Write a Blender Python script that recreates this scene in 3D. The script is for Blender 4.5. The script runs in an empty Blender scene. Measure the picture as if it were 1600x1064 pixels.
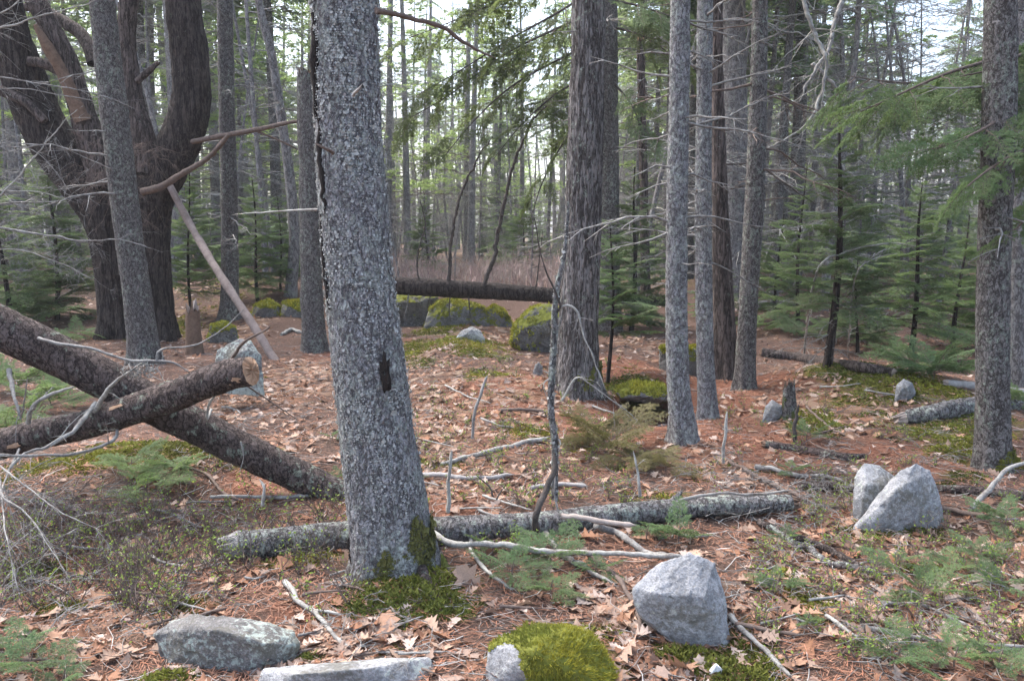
import bpy, math, random, bmesh
import numpy as np
from mathutils import Vector, Matrix

rng = np.random.default_rng(7)
R = math.radians
scn = bpy.context.scene
COL = scn.collection

# ------------------------------------------------------------------ camera, sky, sun, exposure
F = 1256.0                      # focal length in photograph pixels (1600 wide)
PITCH = R(7.8)
CAM = np.array([0.0, 0.0, 1.55])
cd = bpy.data.cameras.new('camera'); cam = bpy.data.objects.new('camera', cd); COL.objects.link(cam)
cam.location = CAM; cam.rotation_euler = (R(90) - PITCH, 0, 0)
cd.sensor_width = 36; cd.sensor_fit = 'HORIZONTAL'; cd.lens = 36 * F / 1600
cd.clip_start = 0.05; cd.clip_end = 2000
scn.camera = cam
SUN_EL, SUN_AZ = R(58), R(-50)
w = bpy.data.worlds.new('World'); scn.world = w; w.use_nodes = True
nt = w.node_tree; bg = nt.nodes['Background']
sky = nt.nodes.new('ShaderNodeTexSky'); sky.sky_type = 'NISHITA'; sky.sun_disc = False
sky.sun_elevation = SUN_EL; sky.sun_rotation = SUN_AZ; sky.dust_density = 4.0; sky.air_density = 1.0; sky.ozone_density = 1.0
hs = nt.nodes.new('ShaderNodeHueSaturation'); hs.inputs['Saturation'].default_value = 0.88
nt.links.new(sky.outputs[0], hs.inputs['Color']); nt.links.new(hs.outputs[0], bg.inputs[0])
bg.inputs[1].default_value = 0.15
sl = bpy.data.lights.new('sun', 'SUN'); so = bpy.data.objects.new('sun', sl); COL.objects.link(so)
sl.energy = 1.3; sl.angle = R(35); sl.color = (1, 0.97, 0.95)
so.location = (0, 0, 30)
sdir = Vector((math.sin(SUN_AZ) * math.cos(SUN_EL), math.cos(SUN_AZ) * math.cos(SUN_EL), math.sin(SUN_EL)))
so.rotation_euler = sdir.to_track_quat('Z', 'Y').to_euler()
scn.view_settings.view_transform = 'Standard'; scn.view_settings.look = 'None'
scn.view_settings.gamma = 1; scn.view_settings.use_curve_mapping = False
scn.view_settings.exposure = 2.08
scn.render.engine = 'CYCLES'

# ------------------------------------------------------------------ noise
def _h(ix, iy, iz, s=0):
    h = (ix * 73856093) ^ (iy * 19349663) ^ (iz * 83492791) ^ (s * 2654435761)
    h = (h ^ (h >> 13)) * 1274126177 & 0x7fffffff
    h = (h ^ (h >> 15)) * 2246822519 & 0x7fffffff
    return ((h >> 7) & 0xffff) / 65535.0
def vn(p, s=0):
    p = np.asarray(p, float); i = np.floor(p).astype(np.int64); f = p - i; f = f * f * (3 - 2 * f)
    x, y, z = i[..., 0], i[..., 1], i[..., 2]; r = 0
    for dx in (0, 1):
        wx = f[..., 0] if dx else 1 - f[..., 0]
        for dy in (0, 1):
            wy = f[..., 1] if dy else 1 - f[..., 1]
            for dz in (0, 1):
                wz = f[..., 2] if dz else 1 - f[..., 2]
                r = r + wx * wy * wz * _h(x + dx, y + dy, z + dz, s)
    return r * 2 - 1
def fbm(p, o=4, s=0):
    a, r, t = 1.0, 0, 0
    for k in range(o):
        r = r + a * vn(np.asarray(p) * 2 ** k, s + k); t += a; a *= .5
    return r / t
def worley(p, s=0):
    p = np.asarray(p, float); i = np.floor(p).astype(np.int64)
    d1 = np.full(p.shape[0], 9.0); d2 = d1.copy(); idv = np.zeros(p.shape[0])
    for dx in (-1, 0, 1):
        for dy in (-1, 0, 1):
            for dz in (-1, 0, 1):
                c = i + np.array([dx, dy, dz]); a = (c[:, 0], c[:, 1], c[:, 2])
                q = c + np.stack([_h(*a, s + 11), _h(*a, s + 12), _h(*a, s + 13)], 1)
                d = np.linalg.norm(q - p, axis=1)
                m = d < d1
                d2 = np.where(m, d1, np.minimum(d2, d)); idv = np.where(m, _h(*a, s + 14), idv); d1 = np.where(m, d, d1)
    return d1, d2, idv
def v2(x, y, s=0):
    x, y = np.broadcast_arrays(np.asarray(x, float), np.asarray(y, float))
    return vn(np.stack([x, y, np.zeros_like(x) + .37], -1), s)

# ------------------------------------------------------------------ pixel -> world
cP, sP = math.cos(PITCH), math.sin(PITCH)
FW = np.array([0, cP, -sP]); UP = np.array([0, sP, cP]); RT = np.array([1.0, 0, 0])
def ray(px, py): return FW + RT * (px - 800) / F + UP * (532 - py) / F
def P(px, py, Y):
    d = ray(px, py); return CAM + d * (Y / d[1])
def G0(px, py):
    d = ray(px, py); return CAM + d * (-CAM[2] / d[2])
def depth(p): return float(np.dot(np.asarray(p) - CAM, FW))
def wpx(wp, p): return wp * depth(p) / F           # pixels -> metres at p

def gell(px, py, rx, ry):
    c = G0(px, py); a = G0(px, max(py - ry, 400)); b = G0(px, py + ry)
    return c[0], c[1], rx * depth(c) / F, max(abs(a[1] - b[1]) / 2, .05)
BUMPS = [(*gell(800, 600, 150, 40), .10), (*gell(715, 545, 70, 25), .13), (*gell(1380, 622, 190, 32), .22),
         (*gell(1290, 600, 60, 16), .06), (*gell(1022, 640, 40, 15), -.42), (*gell(960, 585, 60, 10), .10), (*gell(1040, 600, 60, 10), .12),
         (*gell(180, 770, 160, 45), .10), (*gell(615, 925, 110, 40), .06), (*gell(1400, 800, 120, 25), .05),
         (*gell(880, 1010, 120, 40), .05), (-5.2, 15.5, 2.6, 2.4, .55), (-7, 22, 5, 5, .5), (7, 20, 5, 6, .4), (-.2, 17.5, 4, 2, .2)]
def H(x, y):
    x = np.asarray(x, float); y = np.asarray(y, float)
    r = np.hypot(x, y); far = np.clip((r - 18) / 20, 0, 1)
    z = .07 * v2(x * .55, y * .55, 1) + .055 * v2(x * 1.5 + 3, y * 1.5, 2) + .022 * v2(x * 4.3, y * 4.3, 3) + .25 * far * v2(x * .09, y * .09, 4)
    near = np.clip((9 - r) / 6, 0, 1)
    z = z + near * .006 * v2(x * 14, y * 14, 5)
    for cx, cy, rx, ry, h in BUMPS:
        z = z + h * np.exp(-((x - cx) / rx) ** 2 - ((y - cy) / ry) ** 2)
    return z
def G(px, py, up=0.0):
    d = ray(px, py); t = np.arange(1.6, 60, .01)
    p = CAM + d * t[:, None]; hit = np.nonzero(p[:, 2] < H(p[:, 0], p[:, 1]))[0]
    k = hit[0] if len(hit) else len(t) - 1
    q = p[k].copy(); q[2] = float(H(q[0], q[1])) + up; return q

# ------------------------------------------------------------------ mesh helpers
def mk_mesh(name, blocks, mats, smooth=True, base=(0, 0, 0)):
    me = bpy.data.meshes.new(name); nv = 0; Vs, L, S, MI, C = [], [], [], [], []; off = 0; hascol = any(len(b) > 3 for b in blocks)
    for b in blocks:
        V, Fc, mi = np.asarray(b[0], float), np.asarray(b[1], np.int64), b[2]
        if len(V) == 0: continue
        k = Fc.shape[1]; Vs.append(V); L.append((Fc + nv).ravel()); S.append(off + np.arange(len(Fc)) * k); off += len(Fc) * k
        MI.append(np.full(len(Fc), mi)); nv += len(V)
        if hascol: C.append(np.asarray(b[3]) if len(b) > 3 else np.ones((len(V), 3)))
    V = np.concatenate(Vs) - np.asarray(base, float); L = np.concatenate(L); S = np.concatenate(S); MI = np.concatenate(MI)
    me.vertices.add(len(V)); me.vertices.foreach_set('co', V.astype(np.float32).ravel())
    me.loops.add(len(L)); me.loops.foreach_set('vertex_index', L.astype(np.int32))
    me.polygons.add(len(S)); me.polygons.foreach_set('loop_start', S.astype(np.int32))
    for m in (mats if isinstance(mats, (list, tuple)) else [mats]): me.materials.append(m)
    me.polygons.foreach_set('material_index', MI.astype(np.int32))
    me.polygons.foreach_set('use_smooth', np.full(len(S), smooth))
    me.update(calc_edges=True)
    if hascol:
        a = me.color_attributes.new('col', 'FLOAT_COLOR', 'POINT')
        c = np.concatenate(C); c = np.concatenate([c, np.ones((len(c), 1))], 1)
        a.data.foreach_set('color', c.astype(np.float32).ravel())
    return me
def link(name, me, parent=None, loc=None):
    o = bpy.data.objects.new(name, me); COL.objects.link(o)
    if parent is not None: o.parent = parent
    if loc is not None: o.location = loc
    return o
def tag(o, label=None, cat=None, group=None, kind=None):
    if label: o['label'] = label
    if cat: o['category'] = cat
    if group: o['group'] = group
    if kind: o['kind'] = kind
    return o
def thing(name, label, cat, base, group=None, rz=0):
    o = link(name, None, None, base); o.rotation_euler = (0, 0, rz); o.empty_display_size = .1
    return tag(o, label, cat, group)

def spline(pts, rad, step):
    pts = np.asarray(pts, float); rad = np.asarray(rad, float)
    if len(pts) == 2:
        n = max(2, int(np.linalg.norm(pts[1] - pts[0]) / step) + 1); t = np.linspace(0, 1, n)[:, None]
        return pts[0] * (1 - t) + pts[1] * t, np.interp(t[:, 0], [0, 1], rad)
    e = np.vstack([2 * pts[0] - pts[1], pts, 2 * pts[-1] - pts[-2]]); out, ro = [], []
    for i in range(len(pts) - 1):
        p0, p1, p2, p3 = e[i:i + 4]; n = max(1, int(np.linalg.norm(p2 - p1) / step + .5))
        t = np.arange(n)[:, None] / n
        out.append(.5 * (2 * p1 + (p2 - p0) * t + (2 * p0 - 5 * p1 + 4 * p2 - p3) * t ** 2 + (3 * p1 - p0 - 3 * p2 + p3) * t ** 3))
        ro.append(rad[i] * (1 - t[:, 0]) + rad[i + 1] * t[:, 0])
    out.append(pts[-1:]); ro.append(rad[-1:])
    return np.vstack(out), np.concatenate(ro)
def frames(pts):
    n = len(pts); T = np.gradient(pts, axis=0); T /= np.linalg.norm(T, axis=1)[:, None] + 1e-12
    a = np.array([1.0, 0, 0]) if abs(T[0, 0]) < .9 else np.array([0, 1.0, 0])
    A = np.zeros_like(pts); v = a - T[0] * np.dot(a, T[0])
    for i in range(n):
        v = v - T[i] * np.dot(v, T[i]); v = v / (np.linalg.norm(v) + 1e-12); A[i] = v
    return T, A, np.cross(T, A)
def tube(pts, rad, sides, disp=None, cap=True):
    pts = np.asarray(pts, float); T, A, B = frames(pts); n = len(pts)
    th = np.arange(sides) / sides * 2 * math.pi
    D = A[:, None] * np.cos(th)[None, :, None] + B[:, None] * np.sin(th)[None, :, None]
    r = np.broadcast_to(np.asarray(rad, float)[:, None], (n, sides)).copy()
    V = pts[:, None] + D * r[..., None]
    if disp is not None:
        dv = disp(V.reshape(-1, 3), np.tile(th, n), np.repeat(np.arange(n) / max(n - 1, 1), sides)).reshape(n, sides)
        V = V + D * dv[..., None]
    i = np.arange(n - 1)[:, None] * sides; j = np.arange(sides)[None]
    q = np.stack([i + j, i + (j + 1) % sides, i + sides + (j + 1) % sides, i + sides + j], -1).reshape(-1, 4)
    return V.reshape(-1, 3), q
def capf(pts, V, sides, end, out=0.0, jag=0.0, seed=0):
    """closing disc of a tube: own vertices, fan of triangles"""
    n = len(pts); k = 0 if end == 0 else n - 1
    ring = V[k * sides:(k + 1) * sides]; c = ring.mean(0); d = pts[0] - pts[1] if end == 0 else pts[-1] - pts[-2]; d = d / np.linalg.norm(d)
    rr = np.random.default_rng(seed)
    mid = c + (ring - c) * .55 + d * (out + rr.uniform(-1, 1, (sides, 1)) * jag)
    VV = np.vstack([ring + d * .001, mid, c[None] + d * out * rr.uniform(.2, 1)])
    j = np.arange(sides); j2 = (j + 1) % sides
    f1 = np.stack([j, j2, sides + j2], 1); f2 = np.stack([j, sides + j2, sides + j], 1); f3 = np.stack([sides + j, sides + j2, np.full(sides, 2 * sides)], 1)
    Fc = np.vstack([f1, f2, f3])
    return VV, (Fc if end else Fc[:, ::-1])

# ------------------------------------------------------------------ materials
class NT:
    def __init__(s, name):
        s.m = bpy.data.materials.new(name); s.m.use_nodes = True; s.t = s.m.node_tree; s.b = s.t.nodes['Principled BSDF']
        s.out = s.t.nodes['Material Output']; s.tc = s.n('ShaderNodeTexCoord'); s.b.inputs['Specular IOR Level'].default_value = .25
    def n(s, k): return s.t.nodes.new(k)
    def l(s, a, b): s.t.links.new(a, b)
    def mapping(s, sc=(1, 1, 1), src='Object'):
        m = s.n('ShaderNodeMapping'); m.inputs['Scale'].default_value = sc; s.l(s.tc.outputs[src], m.inputs[0]); return m.outputs[0]
    def noise(s, v, scale, det=4, rough=.6):
        n = s.n('ShaderNodeTexNoise'); n.inputs['Scale'].default_value = scale; n.inputs['Detail'].default_value = det; n.inputs['Roughness'].default_value = rough
        s.l(v, n.inputs['Vector']); return n.outputs[0]
    def vor(s, v, scale, feat='DISTANCE_TO_EDGE', out=0):
        n = s.n('ShaderNodeTexVoronoi'); n.feature = feat; n.inputs['Scale'].default_value = scale; s.l(v, n.inputs['Vector']); return n.outputs[out]
    def ramp(s, v, stops):
        r = s.n('ShaderNodeValToRGB'); el = r.color_ramp.elements
        while len(el) < len(stops): el.new(.5)
        for e, (p, c) in zip(el, stops):
            e.position = p; e.color = (*c, 1) if not isinstance(c, (int, float)) else (c, c, c, 1)
        s.l(v, r.inputs[0]); return r.outputs[0]
    def mix(s, fac, a, b, mode='MIX'):
        m = s.n('ShaderNodeMixRGB'); m.blend_type = mode
        for k, v in ((0, fac), (1, a), (2, b)):
            if isinstance(v, (int, float)): m.inputs[k].default_value = v
            elif isinstance(v, tuple): m.inputs[k].default_value = (*v, 1)
            else: s.l(v, m.inputs[k])
        return m.outputs[0]
    def math(s, op, a, b):
        m = s.n('ShaderNodeMath'); m.operation = op
        for k, v in ((0, a), (1, b)):
            if isinstance(v, (int, float)): m.inputs[k].default_value = v
            else: s.l(v, m.inputs[k])
        return m.outputs[0]
    def color(s, c):
        if isinstance(c, tuple): s.b.inputs['Base Color'].default_value = (*c, 1)
        else: s.l(c, s.b.inputs['Base Color'])
    def rough(s, r): s.b.inputs['Roughness'].default_value = r
    def bump(s, h, dist=.01, st=1.0):
        b = s.n('ShaderNodeBump'); b.inputs['Distance'].default_value = dist; b.inputs['Strength'].default_value = st
        s.l(h, b.inputs['Height']); s.l(b.outputs[0], s.b.inputs['Normal'])
    def attr(s, name='col'):
        a = s.n('ShaderNodeAttribute'); a.attribute_name = name; return a
    def rand(s): return s.n('ShaderNodeObjectInfo').outputs['Random']
    def translucent(s, col, fac):
        t = s.n('ShaderNodeBsdfTranslucent'); m = s.n('ShaderNodeMixShader'); m.inputs[0].default_value = fac
        if isinstance(col, tuple): t.inputs[0].default_value = (*col, 1)
        else: s.l(col, t.inputs[0])
        s.l(s.b.outputs[0], m.inputs[1]); s.l(t.outputs[0], m.inputs[2]); s.l(m.outputs[0], s.out.inputs[0])

def bark_mat(name, crack, plate, plate2, lichen, cell=45, zs=.4, lich=.56, lscale=22, bump=.012, fissure=False, moss=0.0):
    k = NT(name); v = k.mapping((1, 1, zs)); v1 = k.mapping((1, 1, .8))
    wob = k.noise(v1, 9, 3)
    vv = k.mapping((1, 1, .13)) if fissure else v
    def ridge(sc, det): return k.math('ABSOLUTE', k.math('SUBTRACT', k.noise(vv, sc, det, .62), .5), 0.0)
    e = k.math('MINIMUM', ridge(cell * .55, 5), k.math('ADD', ridge(cell * 1.5, 4), .012))
    er = k.ramp(e, [(.008, 0.0), (.055 if fissure else .045, 1.0)])
    pc = k.mix(k.ramp(k.noise(v, cell * .7, 3), [(.35, 0.0), (.65, 1.0)]), plate, plate2)
    c = k.mix(er, crack, pc)
    l1 = k.noise(v1, lscale, 6, .68); l2 = k.noise(v1, 3.1, 2)
    lm = k.ramp(k.math('ADD', l1, k.math('MULTIPLY', k.math('SUBTRACT', l2, .5), .35)), [(lich - .02, 0.0), (lich + .05, 1.0)])
    spk = k.ramp(k.noise(v1, lscale * 3.6, 3, .7), [(.40, .15), (.60, 1.0)])
    lc = k.mix(k.noise(v1, 14, 2), lichen, tuple(x * y for x, y in zip(lichen, (.82, .92, .78))))
    c = k.mix(k.math('MULTIPLY', lm, spk), c, lc)
    if moss: c = k.mix(k.ramp(k.noise(v1, 7, 5, .65), [(moss, 0.0), (moss + .06, 1.0)]), c, (.085, .105, .022))
    k.color(c); k.rough(.9)
    hgt = k.math('ADD', k.math('MULTIPLY', er, .6), k.math('ADD', k.math('MULTIPLY', lm, .35), k.math('MULTIPLY', k.noise(v1, 110, 4, .7), .5)))
    k.bump(hgt, bump); return k.m

M = {}
M['bark_main'] = bark_mat('bark_main', (.09, .082, .083), (.24, .232, .238), (.32, .312, .318), (.47, .475, .465), 46, .6, .52, 34, .014)
M['bark_spruce'] = bark_mat('bark_spruce', (.045, .038, .034), (.15, .135, .128), (.20, .185, .175), (.34, .36, .32), 48, .6, .56, 30, .010)
M['bark_pine'] = bark_mat('bark_pine', (.04, .033, .03), (.17, .155, .148), (.23, .21, .20), (.38, .40, .36), 26, 1, .60, 20, .016, fissure=True)
M['bark_dark'] = bark_mat('bark_dark', (.016, .012, .010), (.055, .043, .038), (.08, .064, .056), (.26, .27, .23), 24, 1, .69, 22, .016, fissure=True)
M['bark_brown'] = bark_mat('bark_brown', (.03, .023, .02), (.11, .086, .076), (.15, .12, .107), (.30, .31, .27), 26, 1, .66, 22, .012, fissure=True)
M['bark_log'] = bark_mat('bark_log', (.028, .02, .018), (.095, .07, .062), (.14, .11, .10), (.33, .36, .31), 42, .6, .60, 20, .012)
M['bark_far'] = bark_mat('bark_far', (.10, .09, .088), (.23, .215, .21), (.30, .285, .275), (.36, .37, .34), 22, .5, .60, 12, .01)
M['bark_lichen'] = bark_mat('bark_lichen', (.05, .044, .042), (.16, .15, .148), (.23, .22, .215), (.43, .45, .42), 40, .5, .52, 26, .010)
M['moss_bark'] = bark_mat('moss_bark', (.035, .03, .028), (.14, .125, .12), (.19, .175, .165), (.36, .38, .34), 40, .6, .55, 24, .012, moss=.50)

def wood_mat(name, a, b, sc=18, bump=.004):
    k = NT(name); v = k.mapping((1, 1, 1)); n = k.noise(v, sc, 5, .7); n2 = k.noise(v, sc * 7, 3, .7)
    k.color(k.mix(k.ramp(k.math('ADD', k.math('MULTIPLY', n, .7), k.math('MULTIPLY', n2, .3)), [(.35, 0.0), (.65, 1.0)]), a, b)); k.rough(.85); k.bump(n2, bump); return k.m
M['wood_raw'] = wood_mat('wood_raw', (.30, .17, .10), (.50, .36, .25), 26)
M['wood_pale'] = wood_mat('wood_pale', (.26, .215, .185), (.40, .34, .30))
M['wood_pole'] = wood_mat('wood_pole', (.15, .115, .098), (.29, .235, .21), 9)
M['wood_grey'] = wood_mat('wood_grey', (.20, .185, .175), (.38, .365, .35))
M['wood_rot'] = wood_mat('wood_rot', (.10, .065, .045), (.21, .14, .10))
M['twig_grey'] = wood_mat('twig_grey', (.085, .072, .066), (.33, .325, .305), 14)
M['twig_pale'] = wood_mat('twig_pale', (.14, .12, .108), (.42, .42, .385), 14)
M['twig_brown'] = wood_mat('twig_brown', (.09, .065, .055), (.19, .145, .12), 30)
M['twig_dark'] = wood_mat('twig_dark', (.035, .028, .025), (.10, .085, .075), 30)
M['hole'] = wood_mat('hole', (.012, .009, .008), (.03, .022, .018), 30)

def rock_mat(name, base, lite, dark, lichen, lich=.6, moss=None):
    k = NT(name); v = k.mapping()
    n = k.noise(v, 6, 7, .7); g = k.noise(v, 130, 3, .7); s = k.noise(v, 42, 5, .7); q = k.noise(v, 2.6, 5, .65)
    c = k.mix(k.ramp(n, [(.36, 0.0), (.62, 1.0)]), base, lite)
    c = k.mix(k.ramp(k.noise(v, 15, 6, .75), [(.50, 0.0), (.62, .75)]), c, tuple(x * .55 for x in base))
    c = k.mix(k.ramp(g, [(.38, .55), (.5, 0.0)]), c, dark); c = k.mix(k.ramp(g, [(.56, 0.0), (.70, .4)]), c, (.46, .46, .47))
    c = k.mix(k.ramp(k.math('ADD', k.math('MULTIPLY', q, .55), k.math('MULTIPLY', s, .45)), [(lich - .05, 0.0), (lich - .01, .8)]), c, lichen)
    c = k.mix(k.ramp(k.math('ADD', k.math('MULTIPLY', k.noise(v, 3.7, 4), .6), k.math('MULTIPLY', s, .4)), [(.40, .75), (.47, 0.0)]), c, (.11, .105, .085))
    if moss:
        gm = k.n('ShaderNodeNewGeometry'); sx = k.n('ShaderNodeSeparateXYZ'); k.l(gm.outputs['Normal'], sx.inputs[0])
        mm = k.math('ADD', k.math('MULTIPLY', sx.outputs[2], .22), k.noise(v, 5, 5, .7))
        c = k.mix(k.ramp(mm, [(moss, 0.0), (moss + .06, 1.0)]), c, k.mix(k.noise(v, 30, 3), (.08, .09, .015), (.19, .20, .035)))
    k.color(c); k.rough(.92); k.bump(k.math('ADD', k.math('MULTIPLY', s, .8), k.math('MULTIPLY', g, .35)), .012); return k.m
M['granite'] = rock_mat('granite', (.22, .222, .225), (.37, .373, .378), (.12, .12, .125), (.40, .43, .38), .575)
M['granite_dark'] = rock_mat('granite_dark', (.12, .115, .11), (.21, .205, .20), (.06, .058, .056), (.33, .38, .34), .55)
M['granite_moss'] = rock_mat('granite_moss', (.085, .078, .072), (.17, .16, .15), (.05, .045, .042), (.25, .26, .23), .60, moss=.60)
M['granite_mossy'] = rock_mat('granite_mossy', (.13, .125, .12), (.21, .205, .20), (.07, .065, .06), (.28, .30, .27), .60, moss=.535)

def leafy(name, a, b, tr, fac=.35, sc=2.0):
    k = NT(name); v = k.mapping()
    n = k.ramp(k.noise(v, sc, 3), [(.3, 0.0), (.7, 1.0)]); c = k.mix(n, a, b)
    hv = k.n('ShaderNodeHueSaturation'); k.l(c, hv.inputs['Color']); k.l(k.math('ADD', k.math('MULTIPLY', k.rand(), .5), .75), hv.inputs['Value'])
    k.color(hv.outputs[0]); k.rough(.6); k.translucent(tr, fac); return k.m
M['fir'] = leafy('fir', (.10, .16, .068), (.175, .235, .10), (.23, .33, .12))
M['fir_dark'] = leafy('fir_dark', (.08, .122, .06), (.135, .185, .09), (.19, .27, .11))
M['hemlock'] = leafy('hemlock', (.085, .145, .06), (.145, .21, .095), (.19, .28, .11))
M['pine_far'] = leafy('pine_far', (.16, .235, .075), (.26, .335, .125), (.42, .54, .19), .6)
M['spruce_far'] = leafy('spruce_far', (.12, .165, .095), (.19, .235, .13), (.28, .36, .17), .5)
M['sprig'] = leafy('sprig', (.16, .24, .04), (.26, .36, .07), (.3, .42, .08), .35)
M['olive'] = leafy('olive', (.075, .095, .045), (.12, .145, .06), (.19, .24, .08), .5)
M['bronze'] = leafy('bronze', (.11, .095, .04), (.17, .15, .06), (.2, .2, .07), .3)

def colmat(name, rough=.8, tr=0.0, var=8, bump=0, sat=None):
    k = NT(name); a = k.attr('col'); v = k.mapping(); n = k.noise(v, var, 4, .7)
    c = k.mix(1.0, a.outputs[0], k.ramp(n, [(.25, .68), (.75, 1.22)]), 'MULTIPLY'); k.color(c); k.rough(rough)
    if bump: k.bump(k.noise(v, 90, 3), bump)
    if tr: k.translucent(c, tr)
    return k.m
M['litter'] = colmat('litter', .75, .15, 25)
M['needles'] = colmat('needles', .8, 0, 5)
M['brush'] = colmat('brush', .85, 0, 1.5)
M['moss'] = colmat('moss', .9, .25, 12)
LEAFC = [(.40, .275, .20), (.34, .20, .13), (.26, .13, .075), (.46, .36, .30), (.30, .215, .17), (.17, .10, .07)]
LEAFN = ['light tan', 'orange tan', 'rust brown', 'bleached pinkish', 'dull buff', 'dark brown']
for i, c in enumerate(LEAFC):
    k = NT('leaf_%d' % i); v = k.mapping(); n = k.noise(v, 30, 4, .7)
    cc = k.mix(k.ramp(n, [(.3, 0.0), (.7, 1.0)]), tuple(x * .75 for x in c), tuple(min(1, x * 1.15) for x in c))
    k.color(cc); k.rough(.7); k.translucent(cc, .15); M['leaf%d' % i] = k.m

# ground material
def ground_mat():
    k = NT('forest_floor'); v = k.mapping(); a = k.attr('col'); sp = k.n('ShaderNodeSeparateColor'); k.l(a.outputs[0], sp.inputs[0])
    fine = k.noise(v, 45, 6, .75); mid = k.noise(v, 6, 5, .65); big = k.noise(v, 1.3, 4)
    duff = k.mix(k.ramp(fine, [(.3, 0.0), (.7, 1.0)]), (.05, .032, .024), (.22, .135, .10))
    ned = k.mix(k.ramp(fine, [(.3, 0.0), (.7, 1.0)]), (.10, .038, .021), (.34, .15, .092))
    br = k.math('MULTIPLY', k.math('SUBTRACT', mid, .5), 1.1)
    c = k.mix(k.ramp(k.math('ADD', sp.outputs[2], br), [(.35, 0.0), (.6, 1.0)]), duff, ned)
    cell = k.n('ShaderNodeTexVoronoi'); cell.inputs['Scale'].default_value = 9; cell.inputs['Randomness'].default_value = 1; k.l(v, cell.inputs['Vector'])
    cs = k.n('ShaderNodeSeparateColor'); k.l(cell.outputs['Color'], cs.inputs[0])
    lf = k.ramp(cs.outputs[0], [(0.0, (.14, .075, .045)), (.35, (.24, .14, .085)), (.7, (.33, .225, .155)), (1.0, (.42, .32, .245))])
    lm = k.math('MULTIPLY', k.ramp(k.math('ADD', sp.outputs[1], br), [(.4, 0.0), (.65, 1.0)]), k.ramp(cs.outputs[1], [(.35, 0.0), (.4, 1.0)]))
    c = k.mix(lm, c, lf)
    ms = k.mix(k.ramp(fine, [(.3, 0.0), (.7, 1.0)]), (.07, .072, .015), (.22, .215, .045))
    c = k.mix(k.ramp(k.math('ADD', sp.outputs[0], br), [(.4, 0.0), (.62, 1.0)]), c, ms)
    k.color(c); k.rough(.95); k.bump(k.math('ADD', fine, k.math('MULTIPLY', k.noise(v, 160, 3), .6)), .035); return k.m
M['ground'] = ground_mat()

# ------------------------------------------------------------------ zones on the ground
def zone(x, y, ell):
    m = np.zeros_like(np.asarray(x, float))
    for e in ell:
        cx, cy, rx, ry = gell(*e[:4]); s = e[4] if len(e) > 4 else 1
        m = np.maximum(m, s * np.exp(-(((x - cx) / rx) ** 2 + ((y - cy) / ry) ** 2) * .7))
    return m
MOSSZ = [(1090, 1010, 60, 14, .8), (250, 1045, 40, 16, .8), (480, 1010, 40, 14, .7), (1350, 640, 60, 10), (1450, 640, 60, 10), (1180, 730, 60, 12, .6), (690, 520, 40, 8, .9), (750, 560, 50, 8, .8), (830, 690, 50, 10, .7), (1240, 900, 50, 14, .7), (1450, 880, 60, 14, .7), (650, 935, 95, 30), (700, 900, 50, 25), (575, 900, 50, 25, .8), (880, 1030, 90, 45), (270, 940, 70, 20, .8), (90, 940, 60, 18, .9), (240, 725, 110, 30), (90, 745, 70, 25, .8),
         (1150, 1040, 90, 40, .9), (1270, 940, 70, 25, .6), (1330, 612, 70, 12), (1390, 628, 80, 14), (1480, 680, 120, 20, .8), (1270, 665, 40, 16), (1520, 715, 60, 22), (1400, 825, 90, 18, .8),
         (720, 545, 70, 12, .9), (640, 545, 40, 12), (650, 570, 40, 10, .6), (800, 680, 60, 15, .5), (760, 600, 60, 8, .7), (500, 850, 90, 20, .6), (1040, 780, 60, 18, .5), (1560, 850, 70, 30, .6),
         (430, 470, 60, 20, .9), (260, 520, 40, 12, .9), (1160, 990, 60, 25, .7), (30, 890, 60, 20, .7), (1500, 760, 60, 12, .5), (690, 730, 60, 15, .5), (900, 700, 60, 14, .5), (570, 1010, 60, 25, .5), (985, 612, 50, 12, .9)]
LEAFZ = [(1065, 1025, 90, 14), (1400, 842, 90, 10), (340, 1058, 120, 12), (450, 1000, 30, 20), (980, 960, 20, 30), (980, 1050, 30, 25), (740, 1040, 20, 20), (720, 460, 60, 10), (700, 640, 170, 60), (620, 560, 90, 25), (700, 740, 110, 40), (790, 520, 80, 25), (450, 600, 90, 45), (420, 455, 90, 35), (110, 480, 120, 35, .8), (560, 1000, 100, 40, .9),
         (960, 960, 70, 60, .9), (1330, 930, 170, 70), (1500, 960, 130, 60, .9), (1300, 650, 130, 40, .8), (1100, 720, 120, 40, .6), (180, 960, 120, 40, .9), (1480, 850, 120, 40, .7), (1000, 540, 60, 25, .7),
         (1280, 590, 110, 20, .6), (420, 700, 80, 30, .7), (200, 830, 110, 30, .5), (1350, 830, 80, 30, .6), (350, 520, 80, 30, .8), (1050, 1040, 80, 25, .8)]
NEEDZ = [(850, 640, 190, 50), (1130, 680, 130, 50), (560, 950, 150, 50, .8), (650, 790, 140, 40, .7), (950, 590, 90, 30), (1000, 660, 80, 40), (1180, 620, 120, 30), (1300, 800, 150, 50, .7), (1430, 720, 160, 40, .7),
         (100, 860, 130, 45, .6), (600, 545, 60, 20, .8), (430, 760, 80, 30, .9), (1500, 900, 120, 40, .6), (780, 830, 160, 30, .6), (300, 870, 150, 30, .5), (520, 560, 60, 20, .7)]
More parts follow.
